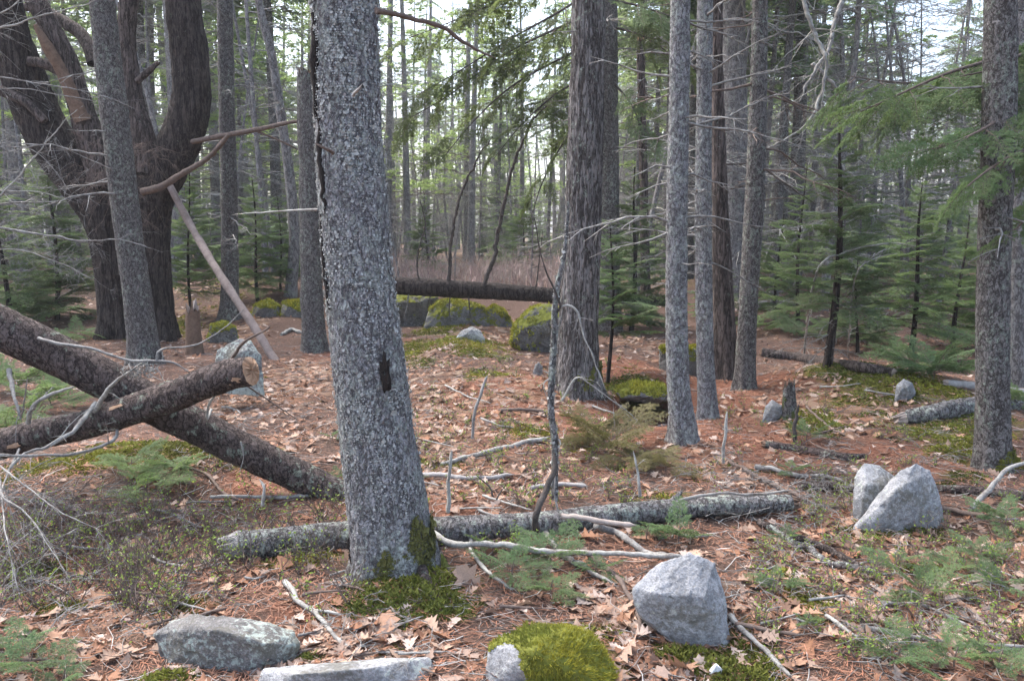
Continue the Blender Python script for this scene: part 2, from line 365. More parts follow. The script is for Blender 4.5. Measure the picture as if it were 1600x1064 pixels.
def sub_ground():
    a = np.concatenate([np.linspace(-42, 42, 420), np.linspace(44, 316, 70)]); a = np.radians(a)
    r = np.concatenate([[.05], np.geomspace(1.2, 16, 430), np.geomspace(16.6, 700, 60)])
    A, Rr = np.meshgrid(a, r); x = np.sin(A) * Rr; y = np.cos(A) * Rr; z = H(x, y)
    V = np.stack([x, y, z], -1).reshape(-1, 3); na, nr = len(a), len(r)
    i = np.arange(nr - 1)[:, None] * na; j = np.arange(na)[None]; j2 = (j + 1) % na
    q = np.stack([i + j, i + na + j, i + na + j2, i + j2], -1).reshape(-1, 4)[:, ::-1]
    C = np.stack([zone(V[:, 0], V[:, 1], MOSSZ), zone(V[:, 0], V[:, 1], LEAFZ), zone(V[:, 0], V[:, 1], NEEDZ)], 1)
    rr = np.hypot(V[:, 0], V[:, 1]); f = np.clip((rr - 12) / 6, 0, 1)[:, None]
    C = C * (1 - f) + f * np.array([.38, .32, .25])
    return mk_mesh('ground', [(V, q, 0, C)], M['ground'])
ground = tag(link('ground', sub_ground()), kind='structure')

# ------------------------------------------------------------------ trunks, branches, logs
def bark_disp(amp, cell, seed, kind='scale', lump=.03, flare=0, flare_h=.25, r=.15, nroot=5):
    def f(V, th, s):
        d = lump * r * 2 * fbm(V * 3.0, 3, seed)
        zz = .5 if kind == 'scale' else .13; wv = V + .02 * fbm(V * 9, 2, seed)[:, None]
        rg = np.minimum(abs(fbm(wv * np.array([cell, cell, cell * zz]) * .5, 3, seed)) * 5, abs(fbm(wv * np.array([cell, cell, cell * zz]) * 1.1, 2, seed + 9)) * 4 + .25)
        d = d + amp * (np.clip(rg, 0, 1) * 1.1 - .6) + amp * .55 * vn(V * np.array([95, 95, 95 * (zz + .3)]), seed)
        if flare:
            h = V[:, 2] - V[:, 2].min() - .12
            lob = .55 + .45 * np.cos(th * nroot + seed * 1.7 + .7 * np.sin(th * 2 + seed))
            d = d + r * flare * np.exp(-np.clip(h, 0, 9) / flare_h) * (.35 + lob)
        return d
    return f
def branch_blocks(p0, d, L, r0, seed, droop=.15, ntw=4, sides=5, wig=.06, tl=.35, lift=0.0):
    rr = np.random.default_rng(seed); d = np.asarray(d, float); d = d / np.linalg.norm(d); n = max(4, int(L / .09))
    t = np.linspace(0, 1, n); side = np.cross(d, [0, 0, 1.0]); side /= np.linalg.norm(side) + 1e-9
    w1 = np.cumsum(rr.normal(0, 1, n)) * wig * L / n ** .5 * .5; w2 = np.cumsum(rr.normal(0, 1, n)) * wig * L / n ** .5 * .5; w1[0] = w2[0] = 0
    pts = np.asarray(p0) + d * (t * L)[:, None] + side * w1[:, None] + np.array([0, 0, 1.0]) * (w2 - droop * L * t ** 2 + lift * L * t)[:, None]
    out = [tube(pts, r0 * (1 - .82 * t), sides)]
    for k in range(ntw):
        i = rr.integers(n // 4, n - 1); s = 1 if rr.random() < .5 else -1; dd = d * rr.uniform(.3, 1) + side * s * rr.uniform(.4, 1) + np.array([0, 0, rr.uniform(-.5, .25)])
        dd /= np.linalg.norm(dd); l = L * tl * rr.uniform(.4, 1); m = 5; tt = np.linspace(0, 1, m)
        q = pts[i] + dd * (tt * l)[:, None] + np.array([0, 0, -.12]) * (l * tt ** 2)[:, None] + rr.normal(0, .02 * l, (m, 3)) * tt[:, None]
        out.append(tube(q, r0 * .45 * (1 - .8 * tt) + .0006, 3))
        for k2 in range(2 if l > .12 else 0):
            j = rr.integers(1, m - 1); d3 = dd + rr.normal(0, .7, 3); d3 /= np.linalg.norm(d3); q2 = q[j] + d3 * (np.linspace(0, 1, 3) * l * .4)[:, None]
            out.append(tube(q2, r0 * .22 * np.array([1, .8, .5]) + .0005, 3))
    return [(a, b, 0) for a, b in out]
def px_path(pp, Y):
    """[(px,py,width)] in the upright plane at distance Y -> points, radii"""
    pts = [P(x, y, Y) for x, y, _ in pp]; return pts, [wpx(w_, p) / 2 for (_, _, w_), p in zip(pp, pts)]
NEAR = []
def standing(name, label, cat, base_px, pp, mat, top=11.0, kind='scale', amp=.005, cell=38, sides=40, step=.03, flare=.5, flare_h=.2, seed=1, group=None, nbr=10, brz=(1.2, 5.5), brl=(.3, 1.0), brm='twig_grey', up_mat=None, azr=None):
    b = G(*base_px); Y = b[1]; pts, rad = px_path(pp, Y)
    pts = [np.array([pts[0][0] + (b[0] - pts[0][0]) * .0, Y, b[2] - .14])] + pts; rad = [rad[0]] + rad
    pts[0][0] = b[0]
    d = pts[-1] - pts[-2]; d = d / np.linalg.norm(d); d[1] *= .3
    if pts[-1][2] < top:
        ext = (top - pts[-1][2]) / max(d[2], .2); pts.append(pts[-1] + d * ext * .5); pts.append(pts[-1] + d * ext * .5); rad += [rad[-1] * .8, rad[-1] * .35]
    c, r = spline(pts, rad, step)
    hi = c[:, 2] < 6.5                                     # fine bark where it can be seen
    V, q = tube(c, r, sides, bark_disp(amp, cell, seed, kind, .03, flare, flare_h, rad[1]))
    base = (b[0], b[1], b[2])
    t = thing(name, label, cat, base, group)
    link('trunk', mk_mesh('trunk', [(V, q, 0)], mat, True, base), t)
    rr = np.random.default_rng(seed + 100)
    for k in range(nbr):
        z = b[2] + rr.uniform(*brz); i = int(np.argmin(abs(c[:, 2] - z))); az = rr.uniform(0, 2 * math.pi) if azr is None else rr.uniform(*azr); L = rr.uniform(*brl)
        dr = np.array([math.cos(az), math.sin(az), rr.uniform(-.25, .25)]); p0 = c[i] + dr * np.array([1, 1, 0]) * r[i] * .85
        link('branch', mk_mesh('branch', branch_blocks(p0, dr, L, .0045 + .008 * L, seed * 50 + k, rr.uniform(-.1, .3), int(2 + 4 * L), wig=.10), M[brm], True, base), t)
    NEAR.append((t, c, r, base)); return t, c, r, base

# ---------------- the big lichen-covered spruce in front
T1, c1, r1, b1 = standing('spruce_tree', 'thick leaning tree covered in grey lichen flakes, with mossy roots and a black knot', 'tree', (615, 888),
    [(612, 850, 120), (603, 780, 118), (590, 680, 114), (577, 580, 112), (565, 480, 106), (556, 380, 103), (550, 280, 103), (545, 180, 102), (541, 80, 102), (538, 0, 102), (532, -120, 100)],
    M['bark_main'], 9, 'scale', .0065, 46, 150, .0105, .30, .14, 3, nbr=0)
def flakes(c, r, z0, z1, n, seed, size, base, mat, parent, name='lichen', amp=.006, colr=(.41, .415, .395), side=None):
    rr = np.random.default_rng(seed); T, A, B = frames(c); ok = np.nonzero((c[:, 2] > z0) & (c[:, 2] < z1))[0]
    i = rr.choice(ok, n); th = rr.uniform(0, 2 * math.pi, n)
    D = A[i] * np.cos(th)[:, None] + B[i] * np.sin(th)[:, None]; S = np.cross(T[i], D)
    dens = fbm(np.stack([D[:, 0] * .5, D[:, 1] * .5, c[i][:, 2]], 1) * 5, 3, seed); m = dens > -.08
    if side is not None: m = (dens * .6 + (D @ np.array([.75, -.5, 0])) * .8 - (c[i][:, 2] - z0) / (z1 - z0) * 1.1 + .45) > side
    i, D, S, th = i[m], D[m], S[m], th[m]; n = len(i)
    p = c[i] + D * (r[i] + amp * rr.uniform(.6, 1.5, n))[:, None]
    a = rr.uniform(0, 6.3, n)[:, None]; U = T[i] * np.cos(a) + S * np.sin(a); W = -T[i] * np.sin(a) + S * np.cos(a); s = (size * rr.lognormal(0, .45, n))[:, None]
    up = D * s * rr.uniform(.1, .9, n)[:, None]
    V = np.stack([p - U * s, p + W * s * .8 + up, p + U * s * .9 + up * .8, p - W * s * .7 + up * .3, p + D * s * .1], 1).reshape(-1, 3)
    o = np.arange(n)[:, None] * 5; Fc = (o[:, None] + np.array([[0, 3, 4], [3, 2, 4], [2, 1, 4], [1, 0, 4]])[None]).reshape(-1, 3)
    g = rr.uniform(.75, 1.1, n); col = np.repeat(np.stack([colr[0] * g, colr[1] * g, colr[2] * g], 1), 5, 0)
    o_ = link(name, mk_mesh(name, [(V, Fc, 0, col)], mat, False, base), parent); o_['kind'] = 'stuff'; return o_
flakes(c1, r1, .1, 3.4, 26000, 5, .0042, b1, M['litter'], T1)
for th_, zt in ((0, .30),):
    flakes(c1, r1 * 1.06, b1[2] - .05, b1[2] + zt, 15000, 15, .0055, b1, M['moss'], T1, 'moss', .010, (.14, .135, .045), .30)
# knot, bark crack and root of the front tree
def knot(parent, base, px, py, wx, hy, Y, mat, name='knot_hole', seed=0):
    a = np.linspace(0, 2 * math.pi, 18, endpoint=False); rr = np.random.default_rng(seed); rings = []
    for f, out in ((1.3, -.006), (1.0, .012), (.7, .009), (.12, .006)):
        j = 1 + rr.uniform(-.42, .3, 18); c = P(px, py, Y); sx, sz = wpx(wx, c) / 2, wpx(hy, c) / 2
        rings.append(np.stack([c[0] + np.cos(a) * sx * f * j, np.full(18, Y - out) + .06 * abs(np.cos(a)) * sx * f, c[2] + np.sin(a) * sz * f * j], 1))
    V = np.vstack(rings); i = np.arange(3)[:, None] * 18; j = np.arange(18)[None]
    q = np.stack([i + j, i + (j + 1) % 18, i + 18 + (j + 1) % 18, i + 18 + j], -1).reshape(-1, 4)
    link(name, mk_mesh(name, [(V, q, 0)], mat, True, base), parent)
Yf = b1[1] - .150
knot(T1, b1, 601, 583, 15, 50, Yf, M['hole'], 'knot_hole', 2)
rc = np.random.default_rng(8)
for (x0, y0, x1, y1, wd) in [(497, 30, 502, 190, 16), (507, 190, 516, 330, 13), (506, 330, 520, 480, 8), (548, 830, 556, 890, 9)]:
    n = 14; tt = np.linspace(0, 1, n); pts = []
    for k in range(n):
        yy = y0 + (y1 - y0) * tt[k]; xx = x0 + (x1 - x0) * tt[k] + rc.uniform(-3, 3); i = int(np.argmin(abs(c1[:, 2] - P(xx, yy, Yf)[2]))); q = P(xx, yy, c1[i][1])
        dx = q[0] - c1[i][0]; q[1] = c1[i][1] - math.sqrt(max(r1[i] ** 2 - dx * dx, .0009)) - .003; pts.append(q)
    rad = np.array([wpx(wd, p) / 2 for p in pts]) * (.35 + .65 * np.sin(np.pi * np.clip(tt, .04, .96))) * rc.uniform(.7, 1.25, n)
    V, q = tube(pts, rad, 8, lambda V, th, s: .004 * vn(V * 60, 3)); link('bark_crack', mk_mesh('bark_crack', [(V, q, 0)], M['hole'], True, b1), T1)
for pp_, w0, w1 in [([(640, 880), (668, 915), (690, 950)], 26, 14), ([(660, 860), (690, 880), (712, 905)], 26, 12), ([(560, 880), (545, 905), (530, 920)], 24, 10)]:
    pts = [G(*a, up=.025 - .02 * i) for i, a in enumerate(pp_)]; pts[0] = pts[0] + np.array([0, .05, .05]); pts.append(pts[-1] + (pts[-1] - pts[-2]) * .4 - np.array([0, 0, .04]))
    c, r = spline(pts, [wpx(w0, pts[0]) / 2, wpx((w0 + w1) / 2, pts[1]) / 2, wpx(w1, pts[2]) / 2, .006], .012)
    V, q = tube(c, r, 18, bark_disp(.003, 40, 4, lump=.12, r=.03)); link('root', mk_mesh('root', [(V, q, 0)], M['moss_bark'] if w0 != 26 or w1 == 12 else M['bark_log'], True, b1), T1)
# long dead branch arching right from the front tree, and short stubs
def px_branch(parent, base, pts, r0, r1_, mat, name='branch', sides=7, seed=0, ntw=0, tl=.15):
    q = [np.asarray(p) for p in pts]; n = len(q); c, r = spline(q, np.linspace(r0, r1_, n), .02); ss = np.linspace(0, 1, len(c)); wgl = np.stack([vn(c * 9 + 7 * j, seed + j) for j in range(3)], 1) * r0 * .7 + np.stack([vn(c * 25 + 7 * j, seed + j) for j in range(3)], 1) * r0 * .35; c = c + wgl * np.clip(ss * 8, 0, 1)[:, None]; r = r * (1 + .13 * vn(c * 16, seed + 5)) * np.clip((1.02 - ss) * 14, .35, 1)
    V, f = tube(c, r, sides, lambda V, th, s: r0 * .22 * vn(V * 60, seed)); VV, ff = capf(c, V, sides, 1, r1_ * .8, r1_ * .5, seed); V0, f0 = capf(c, V, sides, 0, r0 * .3, r0 * .3, seed); bl = [(V, f, 0), (VV, ff, 0), (V0, f0, 0)]
    rr = np.random.default_rng(seed)
    for k in range(ntw):
        i = rr.integers(len(c) // 5, len(c) - 1); d = c[min(i + 1, len(c) - 1)] - c[i - 1]; d /= np.linalg.norm(d) + 1e-9; d = d + rr.normal(0, .8, 3)
        bl += branch_blocks(c[i], d, tl * rr.uniform(.4, 1), max(r[i] * .4, .0012), seed * 31 + k, .2, 3, 3, .1)
    return link(name, mk_mesh(name, bl, mat, True, base), parent)
px_branch(T1, b1, [P(588, 17, 3.45), P(640, 25, 3.55), P(700, 50, 3.65), P(750, 82, 3.75), P(778, 95, 3.8)], .013, .004, M['twig_brown'], seed=3)
px_branch(T1, b1, [P(497, 328, 3.4), P(440, 330, 3.5), P(372, 335, 3.6)], .006, .002, M['twig_pale'], seed=4, ntw=4, tl=.08)
px_branch(T1, b1, [P(520, 240, 3.3), P(508, 232, 3.22), P(490, 222, 3.2)], .008, .004, M['twig_brown'], seed=5)
px_branch(T1, b1, [P(552, 150, 3.26), P(562, 140, 3.2), P(566, 134, 3.18)], .007, .004, M['wood_grey'], seed=6)
px_branch(T1, b1, [P(592, 136, 3.5), P(620, 130, 3.6), P(660, 120, 3.7)], .003, .001, M['twig_grey'], seed=7, ntw=3, tl=.1)

# ---------------- other trunks
standing('spruce_tree', 'grey spruce trunk standing in front of the forked old pine', 'tree', (228, 568),
    [(225, 550, 44), (214, 460, 42), (203, 380, 41), (193, 300, 41), (184, 220, 41), (173, 130, 40), (163, 40, 38), (158, -30, 37)], M['bark_spruce'], 12, 'scale', .005, 30, 64, .03, .35, .2, 11, nbr=12, brz=(1.6, 4.5), brl=(.4, 1.3), azr=(2.4, 5.0))
standing('spruce_tree', 'straight slim trunk behind the leaning pale pole', 'tree', (360, 498),
    [(360, 480, 27), (359, 400, 26), (358, 300, 25), (355, 200, 24), (353, 100, 24), (351, 0, 23)], M['bark_spruce'], 13, 'scale', .006, 26, 40, .05, .5, .2, 12, nbr=14, brz=(1.0, 6), brl=(.3, 1.2))
T6, c6, r6, b6 = standing('pine_tree', 'stout pine with deep fissured grey bark beside the mossy stone blocks', 'tree', (905, 612),
    [(902, 590, 66), (904, 520, 60), (907, 440, 58), (911, 340, 56), (914, 240, 54), (917, 140, 52), (919, 40, 51), (920, -20, 50)], M['bark_pine'], 13, 'fissure', .010, 30, 100, .02, .45, .18, 13, nbr=4, brz=(2.4, 4), brl=(.2, .6))
standing('spruce_tree', 'slender grey spruce with flaky bark, rooted beside the mossy hollow', 'tree', (1066, 692),
    [(1066, 665, 38), (1060, 600, 35), (1057, 500, 34), (1057, 400, 33), (1058, 300, 33), (1060, 200, 32), (1062, 100, 31), (1063, 0, 31)], M['bark_main'], 10, 'scale', .004, 52, 60, .016, .5, .12, 14, nbr=20, brz=(1.3, 3.3), brl=(.3, .9))
standing('spruce_tree', 'thin grey trunk with pointed base between flaky spruce and dark cedar trunk', 'tree', (1105, 652),
    [(1105, 630, 29), (1102, 560, 27), (1100, 460, 26), (1099, 360, 25), (1099, 260, 25), (1100, 160, 24), (1101, 60, 24), (1102, -10, 24)], M['bark_main'], 10, 'scale', .0035, 52, 48, .02, .3, .12, 15, nbr=20, brz=(1.3, 3.6), brl=(.2, .8))
standing('cedar_tree', 'dark brown stringy-barked trunk widening sharply toward its base', 'tree', (1134, 590),
    [(1132, 570, 40), (1131, 520, 36), (1129, 440, 31), (1126, 340, 26), (1123, 240, 22), (1121, 140, 20), (1120, 40, 19), (1119, -20, 18)], M['bark_brown'], 9, 'fissure', .006, 30, 56, .022, .55, .2, 16, nbr=7, brz=(1.5, 4), brl=(.2, .7), brm='twig_dark')
standing('spruce_tree', 'flaky grey trunk leaning slightly right, next to the dark cedar trunk', 'tree', (1163, 608),
    [(1164, 590, 30), (1167, 520, 29), (1171, 440, 28), (1177, 340, 28), (1182, 240, 28), (1185, 140, 26), (1187, 40, 25), (1188, -20, 24)], M['bark_spruce'], 11, 'scale', .005, 40, 56, .022, .4, .12, 17, nbr=20, brz=(1.6, 4.4), brl=(.3, 1.1), brm='twig_brown')
T12, c12, r12, b12 = standing('spruce_tree', 'speckled grey trunk with moss at its foot, beside the pale broken log', 'tree', (1552, 735),
    [(1552, 715, 50), (1551, 640, 47), (1551, 540, 47), (1552, 440, 47), (1555, 340, 47), (1559, 240, 48), (1562, 140, 48), (1563, 40, 48), (1563, -20, 47)], M['bark_spruce'], 10, 'scale', .004, 50, 70, .018, .25, .15, 18, nbr=6, brz=(1.5, 3), brl=(.2, .6))
flakes(c12, r12 * 1.05, b12[2] - .05, b12[2] + .16, 3500, 16, .007, b12, M['moss'], T12, 'moss', .008, (.17, .175, .035), -.1)
flakes(c6, r6 * 1.08, b6[2] - .05, b6[2] + .3, 6000, 17, .009, b6, M['moss'], T6, 'moss', .01, (.16, .165, .05), .1)
standing('maple_tree', 'blurred grey trunk just behind the speckled mossy-footed trunk', 'tree', (1588, 605),
    [(1588, 580, 32), (1588, 480, 30), (1590, 380, 30), (1592, 280, 29), (1594, 180, 28), (1596, 60, 28)], M['bark_far'], 12, 'scale', .004, 26, 32, .05, .3, .2, 19, nbr=6, brz=(2, 5), brl=(.3, 1))
standing('maple_tree', 'wide smooth pale grey trunk behind the dark cedar trunk', 'tree', (1150, 480),
    [(1150, 460, 42), (1150, 380, 41), (1149, 280, 40), (1148, 180, 38), (1147, 80, 36), (1146, 0, 35)], M['bark_far'], 14, 'fissure', .006, 14, 40, .06, .3, .3, 20, nbr=8, brz=(2, 7), brl=(.4, 1.2))
standing('maple_tree', 'grey trunk curving left as it rises, behind the snapped dead trunk', 'tree', (452, 462),
    [(455, 445, 17), (460, 380, 17), (456, 310, 16), (448, 240, 15), (436, 160, 14), (425, 90, 13), (410, 30, 12), (400, -20, 11)], M['bark_far'], 12, 'scale', .004, 22, 24, .06, .3, .2, 25, nbr=10, brz=(3, 8), brl=(.6, 1.8))
# snag broken off short, left of the front tree
def snag(name, label, base_px, pp, mat, topm, seed, kind='scale', sides=44, jag=.08, cat='dead tree'):
    b = G(*base_px); pts, rad = px_path(pp, b[1]); pts = [np.array([b[0], b[1], b[2] - .12])] + pts; rad = [rad[0]] + rad
    c, r = spline(pts, rad, .03); V, q = tube(c, r, sides, bark_disp(.006, 30, seed, kind, .05, .3, .15, rad[1]))
    rr = np.random.default_rng(seed); V[-sides:, 2] += rr.uniform(-jag, jag, sides); V[-2 * sides:-sides, 2] += rr.uniform(-jag, jag, sides) * .3
    t = thing(name, label, cat, b); link('trunk', mk_mesh('trunk', [(V, q, 0)], mat, True, b), t)
    VV, ff = capf(c, V, sides, 1, -.05, .05, seed); link('broken_top', mk_mesh('broken_top', [(VV, ff, 0)], topm, False, b), t)
    return t, c, r, b
T5 = snag('broken_snag', 'dead trunk snapped off with a jagged top, beside the thick lichen-flaked tree', (490, 550),
     [(490, 530, 37), (487, 450, 34), (485, 350, 33), (483, 250, 32), (481, 160, 32), (480, 112, 31)], M['bark_spruce'], M['wood_rot'], 21)
snag('rotten_stump', 'small splintered rotten stump behind the crossed logs', (303, 552), [(303, 545, 22), (302, 515, 22), (301, 482, 20)], M['wood_rot'], M['wood_pale'], 22, 'fissure', 24, .13, 'stump')
snag('rotten_stump', 'mossy splintered stump beside a small blue-grey stone', (1233, 655), [(1233, 648, 19), (1233, 625, 18), (1233, 600, 15)], M['moss_bark'], M['wood_rot'], 23, 'fissure', 24, .07, 'stump')
snag('broken_snag', 'distant snapped trunk with bare orange wood showing high up', (1010, 505),
     [(1010, 490, 15), (1008, 400, 14), (1006, 300, 13), (1003, 180, 13), (1001, 100, 12), (1001, 62, 12)], M['bark_brown'], M['wood_raw'], 24)

# ---------------- old forked pine on the left
bP = G(216, 530); YP = bP[1]
OP = thing('old_pine', 'massive old pine forking into thick curved limbs, its bark nearly black', 'tree', bP)
def limb(pp, mat, name='limb', sides=48, kind='fissure', amp=.014, cell=16, flare=0, seed=30, dY=0, endY=None, step=.04):
    n = len(pp); ys = np.linspace(YP + dY, YP + (dY if endY is None else endY), n)
    pts = [P(x, y, yy) for (x, y, _), yy in zip(pp, ys)]; rad = [wpx(w_, p) / 2 for (_, _, w_), p in zip(pp, pts)]
    if flare: pts = [pts[0] - np.array([0, 0, .3])] + pts; rad = [rad[0]] + rad
    c, r = spline(pts, rad, step); V, q = tube(c, r, sides, bark_disp(amp * min(1, rad[0] / .12), cell, seed, kind, .05, flare, .35, rad[0]))
    VV, ff = capf(c, V, sides, 1, .01, .02, seed)
    return link(name, mk_mesh(name, [(V, q, 0), (VV, ff, 0)], mat, True, bP), OP)
limb([(240, 520, 56), (238, 440, 54), (236, 370, 56), (240, 310, 60), (258, 265, 64), (282, 220, 62), (297, 165, 60), (298, 110, 57), (292, 50, 55), (286, 0, 53), (282, -60, 50), (280, -160, 44)], M['bark_dark'], 'trunk', 64, flare=.5, seed=31)
limb([(184, 520, 50), (180, 450, 50), (172, 390, 56), (155, 330, 62), (120, 275, 70), (84, 225, 70), (52, 165, 66), (30, 100, 62), (12, 40, 58), (0, -20, 54), (-15, -90, 48), (-25, -180, 42)], M['bark_dark'], 'trunk', 64, flare=.5, seed=32, dY=.15, endY=-.3)
limb([(210, 430, 60), (212, 360, 66), (205, 300, 70), (190, 250, 60)], M['bark_dark'], 'limb', 48, seed=33, dY=.1)
limb([(222, 270, 42), (224, 215, 34), (210, 160, 28), (202, 110, 26), (198, 60, 25), (201, 10, 27), (205, -40, 26), (206, -140, 22)], M['bark_brown'], 'limb', 32, seed=34, dY=-.15)
limb([(165, 290, 46), (140, 215, 40), (118, 140, 36), (98, 85, 33), (75, 35, 30), (50, -10, 28), (30, -80, 24)], M['bark_brown'], 'limb', 36, seed=35, dY=-.1, endY=-.5)
limb([(45, 96, 14), (68, 100, 15), (95, 114, 14), (110, 130, 12)], M['bark_brown'], 'limb', 18, seed=36, dY=-.35)
limb([(146, 100, 18), (139, 75, 19), (125, 52, 20), (100, 35, 19), (70, 18, 16), (30, 10, 10)], M['bark_brown'], 'limb', 20, seed=37, dY=.1, endY=.5)
limb([(130, 190, 24), (100, 120, 20), (75, 75, 16), (55, 40, 8)], M['wood_rot'], 'limb', 18, seed=38, dY=-.3, endY=-.6)
limb([(0, 142, 16), (40, 160, 15), (70, 190, 12)], M['bark_brown'], 'limb', 14, seed=39, dY=-.4)
limb([(214, 128, 11), (232, 112, 9), (247, 98, 7)], M['bark_brown'], 'broken_branch', 10, seed=40, dY=-.2)
limb([(222, 300, 12), (252, 292, 11), (281, 274, 9), (321, 250, 8), (345, 226, 7), (358, 210, 6)], M['twig_brown'], 'broken_branch', 10, seed=41, dY=-.5, endY=-.9)
limb([(300, 222, 8), (340, 214, 8), (406, 202, 7), (450, 192, 6), (492, 187, 4)], M['twig_brown'], 'broken_branch', 10, seed=42, dY=-.3, endY=-.9)
limb([(395, 203, 4), (430, 217, 3), (462, 232, 3), (490, 245, 2)], M['twig_brown'], 'broken_branch', 6, seed=43, dY=-.6, endY=-.4)
rr = np.random.default_rng(44)
def twig_nest(px, py, n, spx, Y, L, seed, down=.5):
    rr = np.random.default_rng(seed); bl = []
    for k in range(n):
        p = P(px + rr.normal(0, spx), py + rr.normal(0, spx * .8), Y + rr.normal(0, .12)); d = np.array([rr.normal(0, 1), rr.normal(0, .6) - .3, rr.normal(-down, .6)])
        bl += branch_blocks(p, d, L * rr.uniform(.4, 1), .003, seed * 97 + k, .5, 5, 3, .25, .5)
    return bl
for (x, y, n, s, sd) in [(165, 265, 46, 22, 1), (232, 235, 30, 14, 2), (195, 320, 26, 18, 3), (60, 250, 30, 40, 4), (40, 360, 30, 45, 4), (120, 400, 20, 30, 4)]:
    link('dead_twigs', mk_mesh('dead_twigs', twig_nest(x, y, n, s, YP - 1.0, .5, 45 + sd), M['twig_brown'] if sd != 4 else M['twig_grey'], True, bP), OP)['kind'] = 'stuff'

# ---------------- grey lichened dead branches reaching in from the left edge
BL = 'grey lichened branch '
def air_branch(label, pts, r0, r1_, mat, seed, ntw=6, tl=.3, name='dead_branch', cat='branch', group=None):
    base = pts[0]; o = thing(name, label, cat, base, group); px_branch(o, base, pts, r0, r1_, mat, 'stem', 7, seed, ntw, tl); return o
dl = G(150, 600)
LB = thing('spruce_tree', 'bare-limbed dead spruce whose pale lichened branches cross the old forked pine', 'tree', G0(-160, 590))
bLB = np.array(LB.location)
cLB, rLB = spline([bLB + [0, 0, -.1], bLB + [.03, 0, 2], bLB + [.0, .1, 6.5]], [.09, .075, .02], .04); V, q = tube(cLB, rLB, 28, bark_disp(.004, 40, 9, r=.08, flare=.4)); link('trunk', mk_mesh('trunk', [(V, q, 0)], M['bark_spruce'], True, bLB), LB)
YL = bLB[1]
for i, (pp, r0) in enumerate([([(-150, 62), (0, 44), (68, 24), (135, 7), (170, -8)], .013), ([(-150, 92), (0, 120), (100, 137), (160, 150), (210, 170)], .010), ([(-155, 420), (0, 305), (50, 250), (101, 190), (129, 166)], .013),
      ([(-150, 335), (0, 357), (68, 367), (135, 377), (190, 375), (254, 394)], .016), ([(-150, 285), (0, 298), (60, 300), (100, 312)], .008), ([(-150, 190), (0, 140), (100, 150), (165, 160)], .007), ([(-150, 45), (0, 20), (45, -20)], .01), ([(-150, 240), (0, 230), (60, 240), (110, 300)], .007), ([(-150, 430), (0, 390), (90, 410), (150, 440)], .007)]):
    pts = [P(x, y, YL + .05 * j) for j, (x, y) in enumerate(pp)]
    px_branch(LB, bLB, pts, r0, .003, M['twig_pale'] if i % 2 == 0 else M['twig_grey'], 'branch', 6, 60 + i, 12, .5)

# ---------------- fallen logs
def log(name, label, pts, rad, mat, sides=56, step=.02, kind='scale', amp=.004, cell=34, seed=50, lump=.05, ends=(None, None), outs=(.02, .02), jag=.015, cat='log'):
    pts = [np.asarray(p, float) for p in pts]; c, r = spline(pts, rad, step); base = c[len(c) // 2].copy(); base[2] -= r[len(c) // 2]
    V, q = tube(c, r, sides, bark_disp(amp, cell, seed, kind, lump, r=float(np.mean(rad))))
    t = thing(name, label, cat, base); link('trunk', mk_mesh('trunk', [(V, q, 0)], mat, True, base), t)
    for e in (0, 1):
        if ends[e] is not None:
            VV, ff = capf(c, V, sides, e, outs[e], jag, seed + e); link('broken_end', mk_mesh('broken_end', [(VV, ff, 0)], ends[e], False, base), t)
    return t, c, r, base
# L1: dark log sloping from upper left to the ground behind the front tree
L1, cL1, rL1, bL1 = log('fallen_log', 'thick dark log sloping down behind the lichen-flaked tree, under a broken log', [P(-330, 372, 4.0), P(-120, 458, 4.15), P(0, 512, 4.25), P(120, 570, 4.35), P(270, 648, 4.45), P(420, 722, 4.55), P(548, 782, 4.6), P(600, 800, 4.65)],
     [.12, .115, .112, .108, .102, .097, .092, .09], M['bark_log'], 70, .016, amp=.004, cell=36, seed=51, ends=(M['wood_rot'], M['wood_rot']))
# L2: shorter log with broken orange end lying across it
L2, cL2, rL2, bL2 = log('fallen_log', 'lichened log with a freshly broken orange end, lying across the dark sloping log', [P(-260, 752, 4.45), P(-60, 708, 4.38), P(60, 680, 4.32), P(160, 655, 4.27), P(270, 618, 4.2), P(350, 588, 4.13), P(392, 579, 4.09)],
     [.088, .086, .085, .086, .083, .078, .074], M['bark_log'], 64, .014, amp=.0045, cell=38, seed=52, lump=.12, ends=(M['wood_rot'], M['wood_raw']), outs=(.02, .012), jag=.012)
for (x, y, wx, hy, a) in [(372, 590, 34, 16, 0), (322, 582, 22, 8, 1), (190, 632, 34, 7, 2), (35, 690, 30, 9, 3)]:
    i = int(np.argmin([abs(p[0] - P(x, y, p[1])[0]) for p in cL2])); T_ = cL2[i + 1] - cL2[i - 1] if i + 1 < len(cL2) else cL2[i] - cL2[i - 2]; T_ /= np.linalg.norm(T_)
    pz = P(x, y, cL2[i][1]); n = np.array([0, -math.sqrt(max(rL2[i] ** 2 - (pz[2] - cL2[i][2]) ** 2, 1e-4)), pz[2] - cL2[i][2]]); cen = cL2[i] + n
    n /= np.linalg.norm(n); S = np.cross(n, T_); ax = np.linspace(0, 6.283, 14, endpoint=False); rq = np.random.default_rng(a); j = rq.uniform(.6, 1.2, 14)
    V = cen + n * .0035 + T_ * (np.cos(ax) * j * wpx(wx, cen) / 2)[:, None] + S * (np.sin(ax) * j * wpx(hy, cen) / 2)[:, None]
    V = V - n * (((V - cen) @ S) ** 2 / (2 * rL2[i]))[:, None]; V = np.vstack([V, cen + n * .006]); f = np.stack([np.arange(14), (np.arange(14) + 1) % 14, np.full(14, 14)], 1)
    link('bare_wood', mk_mesh('bare_wood', [(V, f, 0)], M['wood_raw'], True, bL2), L2)
def ppts(pp): return [P(x, y, Y) for x, y, Y in pp]
